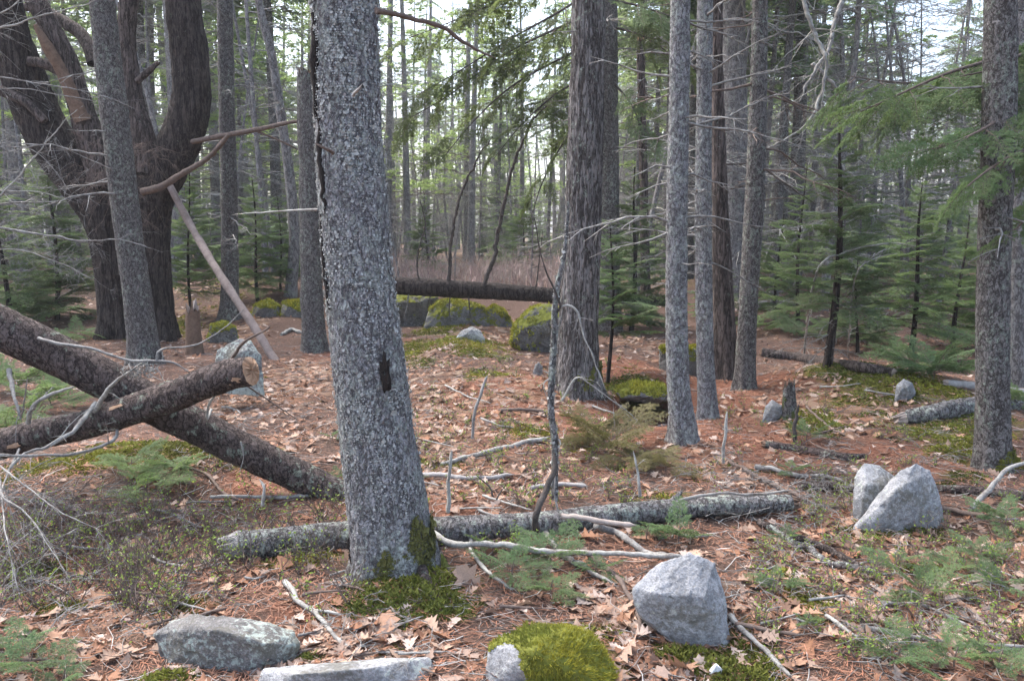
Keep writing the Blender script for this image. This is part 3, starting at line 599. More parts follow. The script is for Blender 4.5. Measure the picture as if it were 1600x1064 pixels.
def ppts2(pp): return [P(x, y, Y + .22 * (1 - i / len(pp))) for i, (x, y, Y) in enumerate(pp)]
px_branch(L2, bL2, ppts2([(148, 645, 4.0), (165, 612, 3.95), (193, 587, 3.95), (223, 566, 3.95)]), .014, .004, M['twig_pale'], 'branch', 8, 71, 2, .15)
px_branch(L2, bL2, ppts2([(150, 630, 4.02), (125, 660, 3.9), (112, 676, 3.88), (74, 698, 3.8), (40, 707, 3.75), (8, 742, 3.7)]), .014, .006, M['twig_pale'], 'branch', 8, 72, 5, .3)
px_branch(L2, bL2, ppts2([(184, 665, 4.05), (176, 688, 3.95), (118, 709, 3.8), (34, 712, 3.7), (-30, 712, 3.65)]), .009, .006, M['twig_grey'], 'branch', 8, 73, 4, .3)
px_branch(L2, bL2, ppts2([(360, 565, 4.2), (382, 536, 4.2), (423, 509, 4.25)]), .010, .005, M['twig_brown'], 'branch', 8, 74)
px_branch(L2, bL2, ppts2([(386, 603, 4.25), (430, 632, 4.4), (467, 658, 4.5)]), .006, .002, M['twig_brown'], 'branch', 6, 75)
px_branch(L1, bL1, ppts([(60, 528, 4.2), (85, 535, 4.15), (142, 545, 4.15), (203, 562, 4.15), (264, 565, 4.15), (294, 579, 4.15)]), .009, .005, M['twig_grey'], 'branch', 8, 76, 2, .15)
px_branch(L1, bL1, ppts([(245, 562, 4.15), (252, 546, 4.15), (305, 540, 4.2), (345, 516, 4.25), (382, 482, 4.3)]), .007, .002, M['twig_grey'], 'branch', 6, 77, 2, .2)
px_branch(L1, bL1, ppts([(376, 690, 4.4), (380, 712, 4.4), (374, 738, 4.38)]), .005, .002, M['twig_pale'], 'branch', 6, 78)
px_branch(L1, bL1, ppts([(330, 640, 4.4), (322, 655, 4.3), (326, 630, 4.28), (340, 612, 4.3)]), .009, .006, M['twig_pale'], 'branch', 6, 79)
for i, (pp, r0, m) in enumerate([([(14, 578, 3.9), (20, 610, 3.85), (34, 655, 3.85)], .013, 'twig_grey'), ([(44, 660, 3.9), (48, 638, 3.9), (75, 618, 3.95), (115, 604, 4.0)], .013, 'twig_pale'), ([(30, 655, 3.9), (35, 640, 3.85), (44, 590, 3.8)], .005, 'twig_grey')]):
    px_branch(L2, bL2, ppts2(pp), r0, r0 * .5, M[m], 'branch', 8, 80 + i, 2, .2)
px_branch(L2, bL2, ppts2([(30, 702, 3.75), (12, 740, 3.5), (5, 775, 3.3), (40, 800, 3.2), (70, 845, 3.1), (115, 908, 3.0)]), .006, .0015, M['twig_grey'], 'branch', 7, 84, 26, .4)
px_branch(L2, bL2, ppts2([(0, 745, 3.5), (5, 800, 3.2), (12, 850, 3.05), (30, 930, 2.95)]), .005, .0015, M['twig_grey'], 'branch', 7, 85, 26, .35)
px_branch(L2, bL2, ppts2([(-10, 720, 3.5), (40, 760, 3.3), (95, 800, 3.2), (160, 830, 3.2)]), .005, .0015, M['twig_grey'], 'branch', 7, 86, 22, .35)
# lichen beard on L2's branch
rr = np.random.default_rng(87); bl = []
for k in range(60):
    p = P(195 + rr.uniform(-5, 55), 580 + rr.uniform(-6, 8) + .3 * 0, 3.95); bl += [(*tube(p + np.cumsum(np.vstack([np.zeros(3), rr.normal(0, .012, (4, 3))]), 0), [.003, .0025, .002, .002, .001], 3), 0)]
link('lichen', mk_mesh('lichen', bl, M['twig_pale'], True, bL2), L2)['kind'] = 'stuff'
# L3: long lichened log lying behind the front tree
def gl(px, py, r): q = G(px, py); q[2] += r * .75; return q
pL3 = [gl(372, 868, .07), gl(450, 862, .07), gl(560, 852, .07), gl(700, 845, .068), gl(850, 832, .062), gl(1000, 818, .058), gl(1130, 808, .052), gl(1235, 806, .045)]
for i in (5, 6, 7): pL3[i][2] += (.015, .03, .04)[i - 5]
L3, cL3, rL3, bL3 = log('fallen_log', 'long lichen-blotched log lying flat across the ground behind the lichen-flaked tree', pL3, [.07, .072, .072, .068, .062, .06, .054, .046], M['bark_lichen'], 56, .014, amp=.004, cell=40, seed=53, lump=.08, ends=(M['wood_grey'], M['wood_rot']), outs=(.07, .03), jag=.03)
stubs = [([(700, 800), (700, 750), (706, 702)], .013, 'twig_pale'), ([(872, 800), (866, 770), (868, 740)], .006, 'twig_grey'), ([(1000, 775), (995, 740), (988, 705)], .010, 'twig_pale'), ([(770, 775), (765, 760), (745, 742)], .005, 'twig_dark'), ([(776, 780), (790, 758)], .005, 'twig_dark'), ([(1045, 800), (1060, 775), (1066, 768)], .02, 'bark_lichen'), ([(410, 790), (414, 760), (408, 748)], .009, 'twig_pale')]
for i, (pp, r0, m) in enumerate(stubs):
    j = int(np.argmin(abs(cL3[:, 0] - P(pp[0][0], pp[0][1], cL3[len(cL3) // 2][1])[0]))); Y = cL3[j][1]; px_branch(L3, bL3, [P(x, y, Y + .02 * a) for a, (x, y) in enumerate(pp)], r0, r0 * .55, M[m], 'branch', 8, 90 + i, 2 if i in (0, 2) else 0, .1)
# L4: far log bridging the stone foundation
bs = G(740, 505); Y4 = bs[1] - .35
L4, cL4, rL4, bL4 = log('fallen_log', 'dark horizontal log resting on top of the stone foundation blocks', [P(535, 440, Y4 - .05), P(570, 443, Y4 - .03), P(612, 446, Y4), P(700, 451, Y4), P(800, 457, Y4 + .1), P(900, 464, Y4 + .2), P(985, 467, Y4 + .3), P(1055, 470, Y4 + .35)], [wpx(28, P(700, 450, Y4)) / 2 * f for f in (1.1, 1.05, 1, .98, .9, .8, .7, .6)], M['bark_dark'], 48, .03, 'scale', .008, 24, 54, .06, ends=(M['wood_rot'], M['wood_rot']))
for i, (pp, r0, tw) in enumerate([([(700, 445), (706, 380), (716, 320), (740, 260), (768, 214)], .028, 3), ([(755, 448), (772, 400), (785, 330), (800, 260), (830, 195), (855, 165)], .034, 4), ([(845, 172), (880, 150), (915, 120)], .014, 6), ([(836, 458), (842, 410), (848, 360)], .012, 2), ([(655, 444), (652, 400), (664, 350), (655, 310)], .014, 3), ([(705, 455), (702, 480), (704, 503)], .011, 0), ([(733, 458), (733, 478), (735, 498)], .013, 0), ([(690, 452), (672, 465), (668, 480)], .012, 1), ([(640, 452), (635, 480), (631, 497)], .011, 0)]):
    px_branch(L4, bL4, [P(x, y, Y4 - .05 - .03 * a) for a, (x, y) in enumerate(pp)], r0, r0 * .4, M['twig_dark'] if i != 8 else M['twig_grey'], 'branch', 8, 100 + i, tw, .5)
# leaning pale pole
f5 = G(428, 562); Ytop = YP - .3
log('leaning_pole', 'barkless pale pole leaning from the ground up against the old forked pine', [f5 + [0.02, 0, -.03], P(395, 508, f5[1] + .2), P(341, 425, f5[1] + .6), P(302, 360, Ytop - .3), P(266, 292, Ytop)], [.052, .05, .049, .046, .042], M['wood_pole'], 28, .03, 'scale', .003, 20, 55, .14, ends=(M['wood_pale'], M['wood_pale']), cat='pole')
log('fallen_log', 'short pale weathered log with peeling bark beside the speckled mossy-footed trunk', [gl(1412, 662, .07), gl(1460, 655, .07), gl(1530, 645, .07), gl(1640, 640, .06)], [.05, .07, .075, .07], M['bark_lichen'], 40, .02, 'fissure', .010, 30, 56, .2, ends=(M['wood_pale'], M['wood_rot']), outs=(.06, .02), jag=.04)
log('fallen_log', 'thin brown log lying at the foot of the young firs', [gl(1190, 557, .05), gl(1260, 566, .05), gl(1330, 578, .05), gl(1395, 588, .045)], [.06, .06, .05, .04], M['bark_brown'], 24, .04, 'fissure', .006, 24, 57, .1, ends=(M['wood_rot'], M['wood_pale']))
log('fallen_log', 'slim bleached log lying behind the pale weathered log', [gl(1478, 604, .04), gl(1540, 612, .04), gl(1650, 628, .04)], [.035, .045, .045], M['wood_grey'], 20, .04, 'scale', .003, 24, 58, .1, ends=(M['wood_pale'], M['wood_pale']))
log('fallen_log', 'thin dark log on the ground behind the notched grey boulders', [gl(1452, 768, .025), gl(1520, 772, .025), gl(1640, 785, .025)], [.02, .026, .024], M['bark_log'], 20, .03, 'scale', .003, 34, 59, .1, ends=(M['wood_rot'], M['wood_rot']))
log('fallen_log', 'crooked dark rotting branch-log on red needles in front of the mossy splintered stump', [gl(1195, 700, .03), gl(1250, 708, .03), gl(1310, 718, .03), gl(1350, 716, .02)], [.03, .035, .028, .015], M['bark_log'], 24, .03, 'scale', .004, 34, 60, .2, ends=(M['wood_rot'], M['wood_rot']))
log('fallen_log', 'large pale log lying far back behind the young firs', [P(1150, 478, 14.5), P(1260, 480, 14.5), P(1420, 492, 14.2), P(1540, 505, 14)], [.11, .11, .12, .12], M['bark_far'], 24, .06, 'fissure', .008, 20, 61, .1, ends=(M['wood_pale'], M['wood_pale']))

# ---------------- lichened dead sapling in front of the pine
sb = G(866, 782); YS = sb[1]
DS = thing('dead_sapling', 'thin lichen-crusted dead sapling standing in front of the fissured pine', 'sapling', sb)
pp = [(867, 780, 10), (867, 740, 10), (867, 690, 11), (861, 640, 11), (862, 590, 11), (866, 530, 11), (867, 480, 10), (872, 440, 8), (881, 400, 6), (886, 350, 5), (888, 315, 3)]
pts, rad = px_path(pp, YS); pts[0] = pts[0] - [0, 0, .05]; c, r = spline(pts, rad, .012); V, q = tube(c, r, 16, bark_disp(.002, 60, 5, lump=.1, r=.02)); link('trunk', mk_mesh('trunk', [(V, q, 0)], M['bark_lichen'], True, sb), DS)
flakes(c, r, .05, 1.6, 500, 6, .005, sb, M['litter'], DS, amp=.002)
for i, (bp, r0, m, tw) in enumerate([([(868, 490, 0), (875, 478, -.02), (866, 455, -.04), (845, 400, -.08), (835, 340, -.1)], .009, 'twig_dark', 4), ([(872, 485, 0), (884, 478, -.02), (903, 488, -.04), (915, 530, -.06), (935, 580, -.08), (946, 608, -.08)], .009, 'twig_pale', 5), ([(878, 625, 0), (900, 590, .0), (930, 605, 0.02), (990, 650, .05)], .007, 'twig_pale', 8),
        ([(862, 605, 0), (858, 585, 0), (845, 578, 0)], .005, 'twig_pale', 1), ([(862, 590, 0), (850, 600, -.02), (856, 625, -.03)], .005, 'twig_pale', 1), ([(867, 535, 0), (880, 470, .02), (882, 380, .05)], .004, 'twig_grey', 3)]):
    px_branch(DS, sb, [P(x, y, YS + dy) for x, y, dy in bp], r0, r0 * .25, M[m], 'branch', 7, 110 + i, tw, .16)

# ------------------------------------------------------------------ rocks
def hull_rock(name, label, poly, Yc, thick, mat, seed, cat='rock', lean=0.0, rough=.022, cuts=7, sm=1, parent=None, shrink=.8, top=.0, sink=.08):
    """poly: outline in the photograph on the stone's face; the stone gets its own depth"""
    poly = np.asarray(poly, float); pc = poly.mean(0); zc = min(P(x, y, Yc)[2] for x, y in poly)
    Ys = [Yc + lean * (P(x, y, Yc)[2] - zc) for x, y in poly]; f = [P(x, y, yy) for (x, y), yy in zip(poly, Ys)]
    b = [P(*(pc + (q - pc) * shrink), yy + thick) for q, yy in zip(poly, Ys)]
    rf = np.random.default_rng(seed + 900); fc = poly[rf.permutation(len(poly))[:4]]
    fr = [P(*(pc + (q - pc) * rf.uniform(.3, .6)), Yc + lean * .5 * (P(*pc, Yc)[2] - zc) - thick * rf.uniform(.10, .22)) for q in fc]
    lo = [p - np.array([0, 0, sink]) for p in f + b if p[2] < zc + .06]
    bm = bmesh.new()
    for p in f + b + fr + lo: bm.verts.new(p)
    bmesh.ops.convex_hull(bm, input=bm.verts); 
    for v in [v for v in bm.verts if not v.link_faces]: bm.verts.remove(v)
    bmesh.ops.triangulate(bm, faces=bm.faces)
    L = max(abs(f[i][k] - f[j][k]) for i in range(len(f)) for j in range(len(f)) for k in (0, 2))
    for it in range(5):
        es = [e for e in bm.edges if e.calc_length() > L / 34]
        if not es: break
        bmesh.ops.subdivide_edges(bm, edges=es, cuts=1, use_grid_fill=False); bmesh.ops.triangulate(bm, faces=bm.faces)
    for _ in range(sm): bmesh.ops.smooth_vert(bm, verts=bm.verts, factor=.5, use_axis_x=True, use_axis_y=True, use_axis_z=True)
    bm.normal_update(); co = np.array([v.co for v in bm.verts]); no = np.array([v.normal for v in bm.verts])
    d = rough * L * (fbm(co * (3.5 / L), 4, seed) * 1.2 + .5 * fbm(co * (14 / L), 3, seed + 5))
    d1, d2, idv = worley(co * (5 / L) + .3 * fbm(co * (9 / L), 2, seed)[:, None], seed); d += rough * L * .55 * (idv - .5) + rough * L * .25 * vn(co * (40 / L), seed)
    co = co + no * d[:, None]; Fc = np.array([[v.index for v in fa.verts] for fa in bm.faces]) if bm.verts.index_update() is None else None
    bm.free(); base = np.array([co[:, 0].mean(), co[:, 1].mean(), co[:, 2].min()])
    o = link(name, mk_mesh(name, [(co, Fc, 0)], mat, True, base), None, base); tag(o, label, cat); return o, co, Fc, base
def moss_cap(parent, co, Fc, base, mask, seed, n=2600, h=.02, ln=.011):
    """moss cushion: raised copy of the covered faces with short fuzz"""
    fc = co[Fc].mean(1); nr = np.cross(co[Fc[:, 1]] - co[Fc[:, 0]], co[Fc[:, 2]] - co[Fc[:, 0]]); ar = np.linalg.norm(nr, axis=1); nr /= ar[:, None] + 1e-12
    m = mask(fc, nr) + .6 * fbm(fc * 12, 4, seed); k = np.nonzero(m > .5)[0]
    if len(k) == 0: return
    rr = np.random.default_rng(seed); i = rr.choice(k, n, p=ar[k] / ar[k].sum()); u = rr.uniform(0, 1, (n, 2)); s = u.sum(1) > 1; u[s] = 1 - u[s]
    t = co[Fc[i]]; p = t[:, 0] + (t[:, 1] - t[:, 0]) * u[:, :1] + (t[:, 2] - t[:, 0]) * u[:, 1:]; hh = h * np.clip((m[i] - .5) * 3, .15, 1) * (.7 + .9 * fbm(p * 26, 3, seed))
    um, inv = np.unique(Fc[k], return_inverse=True); vnm = np.zeros_like(co); 
    for a_ in range(3): np.add.at(vnm, Fc[:, a_], nr)
    vnm /= np.linalg.norm(vnm, axis=1)[:, None] + 1e-9; hv = h * np.clip((mask(co[um], vnm[um]) + .6 * fbm(co[um] * 12, 4, seed) - .42) * 2.5, 0, 1) * (.7 + .9 * fbm(co[um] * 26, 3, seed)); SV = co[um] + vnm[um] * (hv * .5)[:, None]; SF = inv.reshape(-1, 3)
    d = nr[i] + rr.normal(0, .8, (n, 3)); d /= np.linalg.norm(d, axis=1)[:, None]; s_ = np.cross(d, rr.normal(0, 1, (n, 3))); s_ /= np.linalg.norm(s_, axis=1)[:, None]
    p = p + nr[i] * hh[:, None]; l = ln * rr.uniform(.6, 1.5, (n, 1))
    V = np.stack([p - s_ * l * .35 - nr[i] * hh[:, None] * .8, p + s_ * l * .35 - nr[i] * hh[:, None] * .8, p + d * l], 1).reshape(-1, 3); q = np.arange(3 * n).reshape(-1, 3)
    g = np.clip(.85 + .35 * fbm(p * 18, 3, seed + 2) + rr.normal(0, .12, n), .4, 1.5); wv_ = np.clip(.5 + fbm(p * 9, 2, seed + 4), 0, 1); cc = np.stack([(.25 + .15 * wv_) * g, (.27 + .10 * wv_) * g, .05 * g], 1)
    o = link('moss', mk_mesh('moss', [(V, q, 0, np.repeat(cc, 3, 0)), (SV, SF, 0, np.tile([.20, .21, .04], (len(SV), 1)))], M['moss'], False, base), parent); o['kind'] = 'stuff'
def gy(px, py): return float(G(px, py)[1])
hull_rock('boulder', 'pointed pale grey granite boulder under the tip of a long bare stick', [(986, 918), (1028, 882), (1076, 863), (1118, 877), (1132, 930), (1146, 1025), (1090, 1012), (1036, 985), (994, 955)], gy(1090, 1018) + .03, .28, M['granite'], 1, lean=.25)
hull_rock('boulder', 'notched grey boulder, its upper lobe lower than its twin', [(1332, 795), (1335, 746), (1350, 722), (1374, 726), (1400, 746), (1425, 768), (1420, 828), (1340, 832)], gy(1385, 832) + .16, .22, M['granite'], 2, lean=.3)
hull_rock('boulder', 'broad grey boulder leaning against the lower notched one', [(1322, 836), (1362, 792), (1388, 756), (1404, 734), (1432, 722), (1454, 734), (1470, 778), (1476, 824), (1420, 840)], gy(1420, 832) + .02, .26, M['granite'], 3, lean=.2)
hull_rock('boulder', 'low rounded boulder with pale green lichen blotches beside flat slab', [(238, 990), (262, 972), (308, 957), (350, 962), (400, 970), (462, 985), (472, 1008), (440, 1035), (390, 1060), (330, 1062), (262, 1040)], gy(350, 1052) + .03, .34, M['granite_dark'], 4, lean=.5)
hull_rock('stone_slab', 'flat-topped pale granite slab half buried beside the lichen-blotched boulder', [(402, 1072), (412, 1045), (500, 1036), (600, 1028), (672, 1028), (678, 1050), (674, 1100), (500, 1110), (404, 1105)], gy(540, 1085), .22, M['granite'], 5, lean=.5, rough=.012)
o, co, Fc, bb = hull_rock('boulder', 'low boulder with bare grey end and bright yellow-green moss cushion', [(752, 1070), (765, 1010), (785, 998), (830, 985), (880, 980), (925, 1000), (955, 1040), (965, 1085), (860, 1095)], gy(860, 1068), .36, M['granite'], 6, lean=.4)
xm = P(812, 1020, bb[1])[0]; moss_cap(o, co, Fc, bb, lambda f, n: np.clip((f[:, 0] - xm) * 5 + .5 + .7 * fbm(f * 7, 3, 3), -1, .95) + .15 * n[:, 2], 7, 34000, .024, .008)
hull_rock('boulder', 'small smooth grey stone on the mossy rise before foundation blocks', [(712, 528), (722, 516), (738, 510), (752, 518), (758, 530)], gy(735, 532), .3, M['granite'], 8, lean=.4)
hull_rock('boulder', 'small angular blue-grey stone beside the mossy splintered stump', [(1190, 660), (1196, 635), (1206, 624), (1222, 634), (1224, 648)], gy(1205, 660), .16, M['granite'], 9, lean=.3)
o, co, Fc, bb = hull_rock('boulder', 'small grey stone perched on the mossy mound', [(1398, 622), (1400, 602), (1412, 592), (1426, 598), (1431, 614), (1414, 626)], gy(1412, 626), .18, M['granite'], 10, lean=.2)
hull_rock('stone_slab', 'upright grey slab standing behind the broken-ended log', [(330, 600), (340, 548), (372, 530), (392, 532), (408, 555), (412, 605)], 6.9, .22, M['granite_dark'], 11, lean=.35)
o, co, Fc, bb = hull_rock('boulder', 'round moss-topped stone beneath the leaning pale pole', [(322, 534), (328, 508), (350, 502), (368, 512), (374, 530)], gy(348, 536), .35, M['granite_moss'], 12, lean=.2); moss_cap(o, co, Fc, bb, lambda f, n: n[:, 2] * .7 + .3, 13, 1500, .02, .02)
hull_rock('boulder', 'tiny upright grey stone at the foot of the fissured pine', [(832, 584), (836, 570), (842, 566), (848, 572), (847, 586)], gy(840, 586), .1, M['granite'], 14)
yf = bs[1]
for i, (poly, dy, th, m, lab) in enumerate([
    ([(575, 508), (574, 466), (640, 456), (684, 464), (692, 508)], .3, .7, 'granite_moss', 'long dark squared block beneath the horizontal log'),
    ([(664, 510), (670, 482), (690, 470), (728, 473), (757, 480), (768, 512)], -.1, .7, 'granite_mossy', 'squared block with a rim of bright moss along its top'),
    ([(752, 506), (756, 488), (772, 478), (788, 486), (802, 508)], -.05, .5, 'granite_mossy', 'small tilted moss-capped stone beside the moss-rimmed block'),
    ([(800, 532), (806, 508), (830, 482), (850, 476), (905, 482), (905, 545), (860, 548)], -2.2, .9, 'granite_moss', 'big block with a mossy sloping corner, half behind the fissured pine'),
    ([(390, 500), (398, 478), (420, 470), (436, 480), (440, 500)], .4, .6, 'granite_mossy', 'moss-blanketed stone in the leafy bank'),
    ([(436, 500), (442, 474), (468, 470), (480, 486), (478, 502)], .3, .6, 'granite_mossy', 'moss-blanketed stone next to the snapped dead trunk'),
    ([(1030, 600), (1030, 545), (1050, 540), (1090, 545), (1092, 590)], -4.3, .5, 'granite_moss', 'dark block behind the flaky spruce at the hollow'),
    ([(962, 612), (990, 600), (1036, 606), (1050, 618), (1040, 627), (1010, 630), (970, 622)], 6.95 - yf, .7, 'granite_mossy', 'flat mossy ledge stone roofing the dark hollow')]):
    o, co, Fc, bb = hull_rock('foundation_stone', lab, poly, yf + dy, th, M[m], 20 + i, 'stone', lean=.12 if i < 7 else .5, rough=.034, sm=2, shrink=.92, sink=.3 if i < 7 else .0)
    moss_cap(o, co, Fc, bb, (lambda f, n: -n[:, 0] * .9 + .1 * n[:, 2]) if i == 3 else (lambda f, n: n[:, 2] * .8) if m == 'granite_mossy' else (lambda f, n: n[:, 2] * .42), 40 + i, 2500, .03, .028)

# ------------------------------------------------------------------ conifer boughs
def bough_arrays(L, seed, nl, nw, spacing, ntw, tl=.36, droop=.18, bare=.12, sub=True, z=1.0):
    """flat spray along +Y: returns wood blocks and needle arrays"""
    rr = np.random.default_rng(seed); n = 14; t = np.linspace(0, 1, n)
    ax = np.stack([.04 * L * np.cumsum(rr.normal(0, .3, n)), L * t, -droop * L * t ** 2 + .05 * L * t], 1); ax[0] = 0
    wood = [tube(ax, (.006 * L + .002) * (1 - .8 * t), 4)]; segs = [(ax[i], ax[i + 1]) for i in range(int(n * bare) + 1, n - 1)]
    for k in range(ntw):
        s = 1 if k % 2 else -1; u = bare + (1 - bare) * (k + rr.uniform(0, .8)) / ntw * .97; p = np.array([np.interp(u, t, ax[:, i]) for i in range(3)])
        l = tl * L * (1 - u) ** .75 * rr.uniform(.65, 1.1) + .03 * L; a = R(rr.uniform(42, 68)); d = np.array([s * math.sin(a), math.cos(a), rr.uniform(-.22, .05)])
        m = 5; tt = np.linspace(0, 1, m)[:, None]; q = p + d * l * tt + np.array([0, .12, -.16]) * l * tt ** 2
        wood.append(tube(q, (.0022 + .0025 * l) * (1 - .7 * tt[:, 0]), 3)); segs += [(q[i], q[i + 1]) for i in range(m - 1)]
        if sub and l > .1 * L:
            for k2 in range(int(2 + 4 * l / (tl * L))):
                j = rr.uniform(.25, .9); p2 = p + d * l * j + np.array([0, .12, -.16]) * l * j * j; s2 = 1 if k2 % 2 else -1
                d2 = d * .6 + s2 * np.array([d[1], -d[0], 0]) * .75 + np.array([0, 0, rr.uniform(-.2, 0)]); l2 = l * .38 * (1.15 - j)
                segs.append((p2, p2 + d2 * l2))
    A = np.array([a for a, b in segs]); Bv = np.array([b for a, b in segs]); ln = np.linalg.norm(Bv - A, axis=1); cnt = np.maximum(1, (ln / spacing).astype(int)); i = np.repeat(np.arange(len(segs)), cnt)
    N = len(i); u = rr.uniform(0, 1, N)[:, None]; p = A[i] * (1 - u) + Bv[i] * u; T = (Bv - A)[i] / (ln[i][:, None] + 1e-9); up = np.array([0, 0, 1.0]); S = np.cross(T, up); S /= np.linalg.norm(S, axis=1)[:, None] + 1e-9
    sg = np.where(rr.random(N) < .5, 1, -1)[:, None]; d = T * rr.uniform(.3, .9, (N, 1)) + S * sg + up * rr.uniform(-.45, .7, (N, 1)) * z; d /= np.linalg.norm(d, axis=1)[:, None]
    W = np.cross(d, up + rr.normal(0, .4, (N, 3))); W /= np.linalg.norm(W, axis=1)[:, None]; l = nl * rr.uniform(.7, 1.2, (N, 1))
    V = np.stack([p - W * nw * .5, p + W * nw * .5, p + d * l], 1).reshape(-1, 3)
    return wood, V
def bough_mesh(name, mat, *a, **k):
    wood, V = bough_arrays(*a, **k); return mk_mesh(name, [(x, y, 1) for x, y in wood] + [(V, np.arange(len(V)).reshape(-1, 3), 0)], [mat, M['twig_brown']], False)
B = {}
for m in ('fir', 'fir_dark', 'hemlock', 'bronze'):
    B[m] = [bough_mesh('bough', M[m], 1.0, 200 + i, .036, .0095, .0048, 26, .38, .12 + .06 * i) for i in range(3)]
B['fine'] = [bough_mesh('bough', M['fir'], 1.0, 230 + i, .065, .013, .0075, 16, .42, .2) for i in range(3)]
B['fine_h'] = [bough_mesh('bough', M['hemlock'], 1.0, 240 + i, .06, .012, .0075, 18, .45, .15) for i in range(3)]
B['drape'] = [bough_mesh('bough', M['olive'], 1.0, 250 + i, .05, .013, .0065, 26, .34, .35 + .1 * i, .25) for i in range(3)]
def place(parent, base, me, p, az, pitch, s, roll=0.0, name='bough'):
    o = link(name, me, parent)
    o.matrix_basis = Matrix.Translation(Vector(np.asarray(p) - np.asarray(base))) @ Matrix.Rotation(az - math.pi / 2, 4, 'Z') @ Matrix.Rotation(pitch, 4, 'X') @ Matrix.Rotation(roll, 4, 'Y') @ Matrix.Scale(s, 4)
    return o
def young_fir(label, base, h, kind, seed, r0=.03, h0=.1, width=.45, n=None, cat='fir tree', name='young_fir', group=None, tm='bark_dark', dead=0, lean=(0, 0), clear=0):
    rr = np.random.default_rng(seed); base = np.asarray(base, float); t = thing(name, label, cat, base, group)
    k = 10; tt = np.linspace(0, 1, k); c = base + np.stack([lean[0] * tt + .015 * h * np.sin(tt * 5 + seed), lean[1] * tt, h * tt - .05], 1); r = r0 * (1 - .9 * tt) + .003
    V, q = tube(c, r, 10, lambda V, th, s: r0 * .15 * vn(V * 30, seed)); link('trunk', mk_mesh('trunk', [(V, q, 0)], M[tm], True, base), t)
    n = n or int(22 + 23 * h)
    for j in range(n):
        u = (j + rr.uniform(0, 1)) / n; u = h0 + (1 - h0) * u * .97; p = np.array([np.interp(u, tt, c[:, a]) for a in range(3)]); L = width * h * (1.02 - u) ** .8 * rr.uniform(.7, 1.15) + .06
        place(t, base, B[kind][rr.integers(3)], p, j * 2.4 + rr.uniform(-.5, .5), R(rr.uniform(-12, 22)) + .35 * u, L, R(rr.uniform(-15, 15)))
    for j in range(dead):
        z = rr.uniform(.05, .6); p = np.array([np.interp(z, tt, c[:, a]) for a in range(3)]); az = rr.uniform(0, 6.28); L = rr.uniform(.3, .8) * width * h
        link('dead_branch', mk_mesh('dead_branch', branch_blocks(p, [math.cos(az), math.sin(az), rr.uniform(-.2, .15)], L, .004 + .004 * L, seed * 7 + j, .25, 6, 4, .1, .4), M['twig_grey'], True, base), t)
    return t
def htop(px, py_top, b): return float(P(px, py_top, b[1])[2] - b[2])
FG = 'young firs in the understorey'
for (px, py, top, kind, w_, r0, h0, seed, dead, lab) in [
    (1296, 572, 150, 'fir_dark', .30, .045, .22, 1, 10, 'sparse young fir with dark crooked stem behind thin brown log'),
    (1420, 560, 270, 'fir', .38, .035, .16, 2, 8, 'bushy layered young fir behind the mossy mound'),
    (1338, 552, 400, 'fir_dark', .5, .022, .2, 3, 4, 'small fir between the sparse crooked fir and the bushy layered fir'),
    (1245, 520, 250, 'fir', .30, .03, .1, 4, 6, 'narrow fir in the gap behind the flaky right-leaning trunk'),
    (1490, 545, 330, 'fir', .4, .03, .1, 5, 4, 'medium fir whose lower boughs brush the large pale log'),
    (952, 600, 330, 'hemlock', .42, .02, .32, 7, 4, 'thin dark-stemmed fir sapling between fissured pine and flaky spruce'),
    (985, 520, 255, 'fir_dark', .36, .04, .08, 8, 3, 'dark bushy fir behind the fir sapling by the fissured pine'),
    (668, 430, 300, 'fir', .45, .03, .1, 9, 4, 'small green fir behind the horizontal log, near the lichen-flaked tree'),
    (820, 425, 290, 'fir', .45, .03, .1, 10, 4, 'spreading green fir at the edge of the red brush'),
    (300, 500, 250, 'fir', .3, .025, .2, 11, 8, 'wispy fir between old forked pine and leaning pole'),
    (405, 470, 270, 'fir', .38, .03, .1, 12, 4, 'green fir on the leafy bank behind the slim straight trunk'),
    (440, 455, 300, 'hemlock', .40, .02, .15, 13, 3, 'light green fir on the bank beside the snapped dead trunk'),
    (90, 500, 200, 'fir_dark', .36, .04, .05, 14, 10, 'dark fir half hidden behind the old forked pine'),
    (15, 520, 240, 'fir', .36, .04, .05, 15, 8, 'dense fir behind the dead lichened spruce at the old pine'),
    (1560, 540, 250, 'fir', .4, .04, .05, 16, 5, 'full fir behind the speckled mossy-footed trunk'),
    (1210, 505, 330, 'fir_dark', .4, .03, .1, 17, 5, 'dark low fir beside the wide pale trunk'),
    (1120, 500, 380, 'fir', .5, .02, .05, 18, 2, 'small fir showing between the thin trunks near dark cedar'),
    (780, 400, 250, 'fir_dark', .36, .04, .05, 19, 4, 'dark fir at the far edge of the red brush'),
    (560, 420, 270, 'fir', .36, .04, .05, 20, 4, 'fir behind the thick lichen-flaked tree'),
]:
    b = G(px, py); young_fir(lab, b, htop(px, top, b), kind, seed + 300, r0, h0, w_, None, group=FG, dead=int(dead * 1.8), lean=(.05 * (seed % 3 - 1), 0))
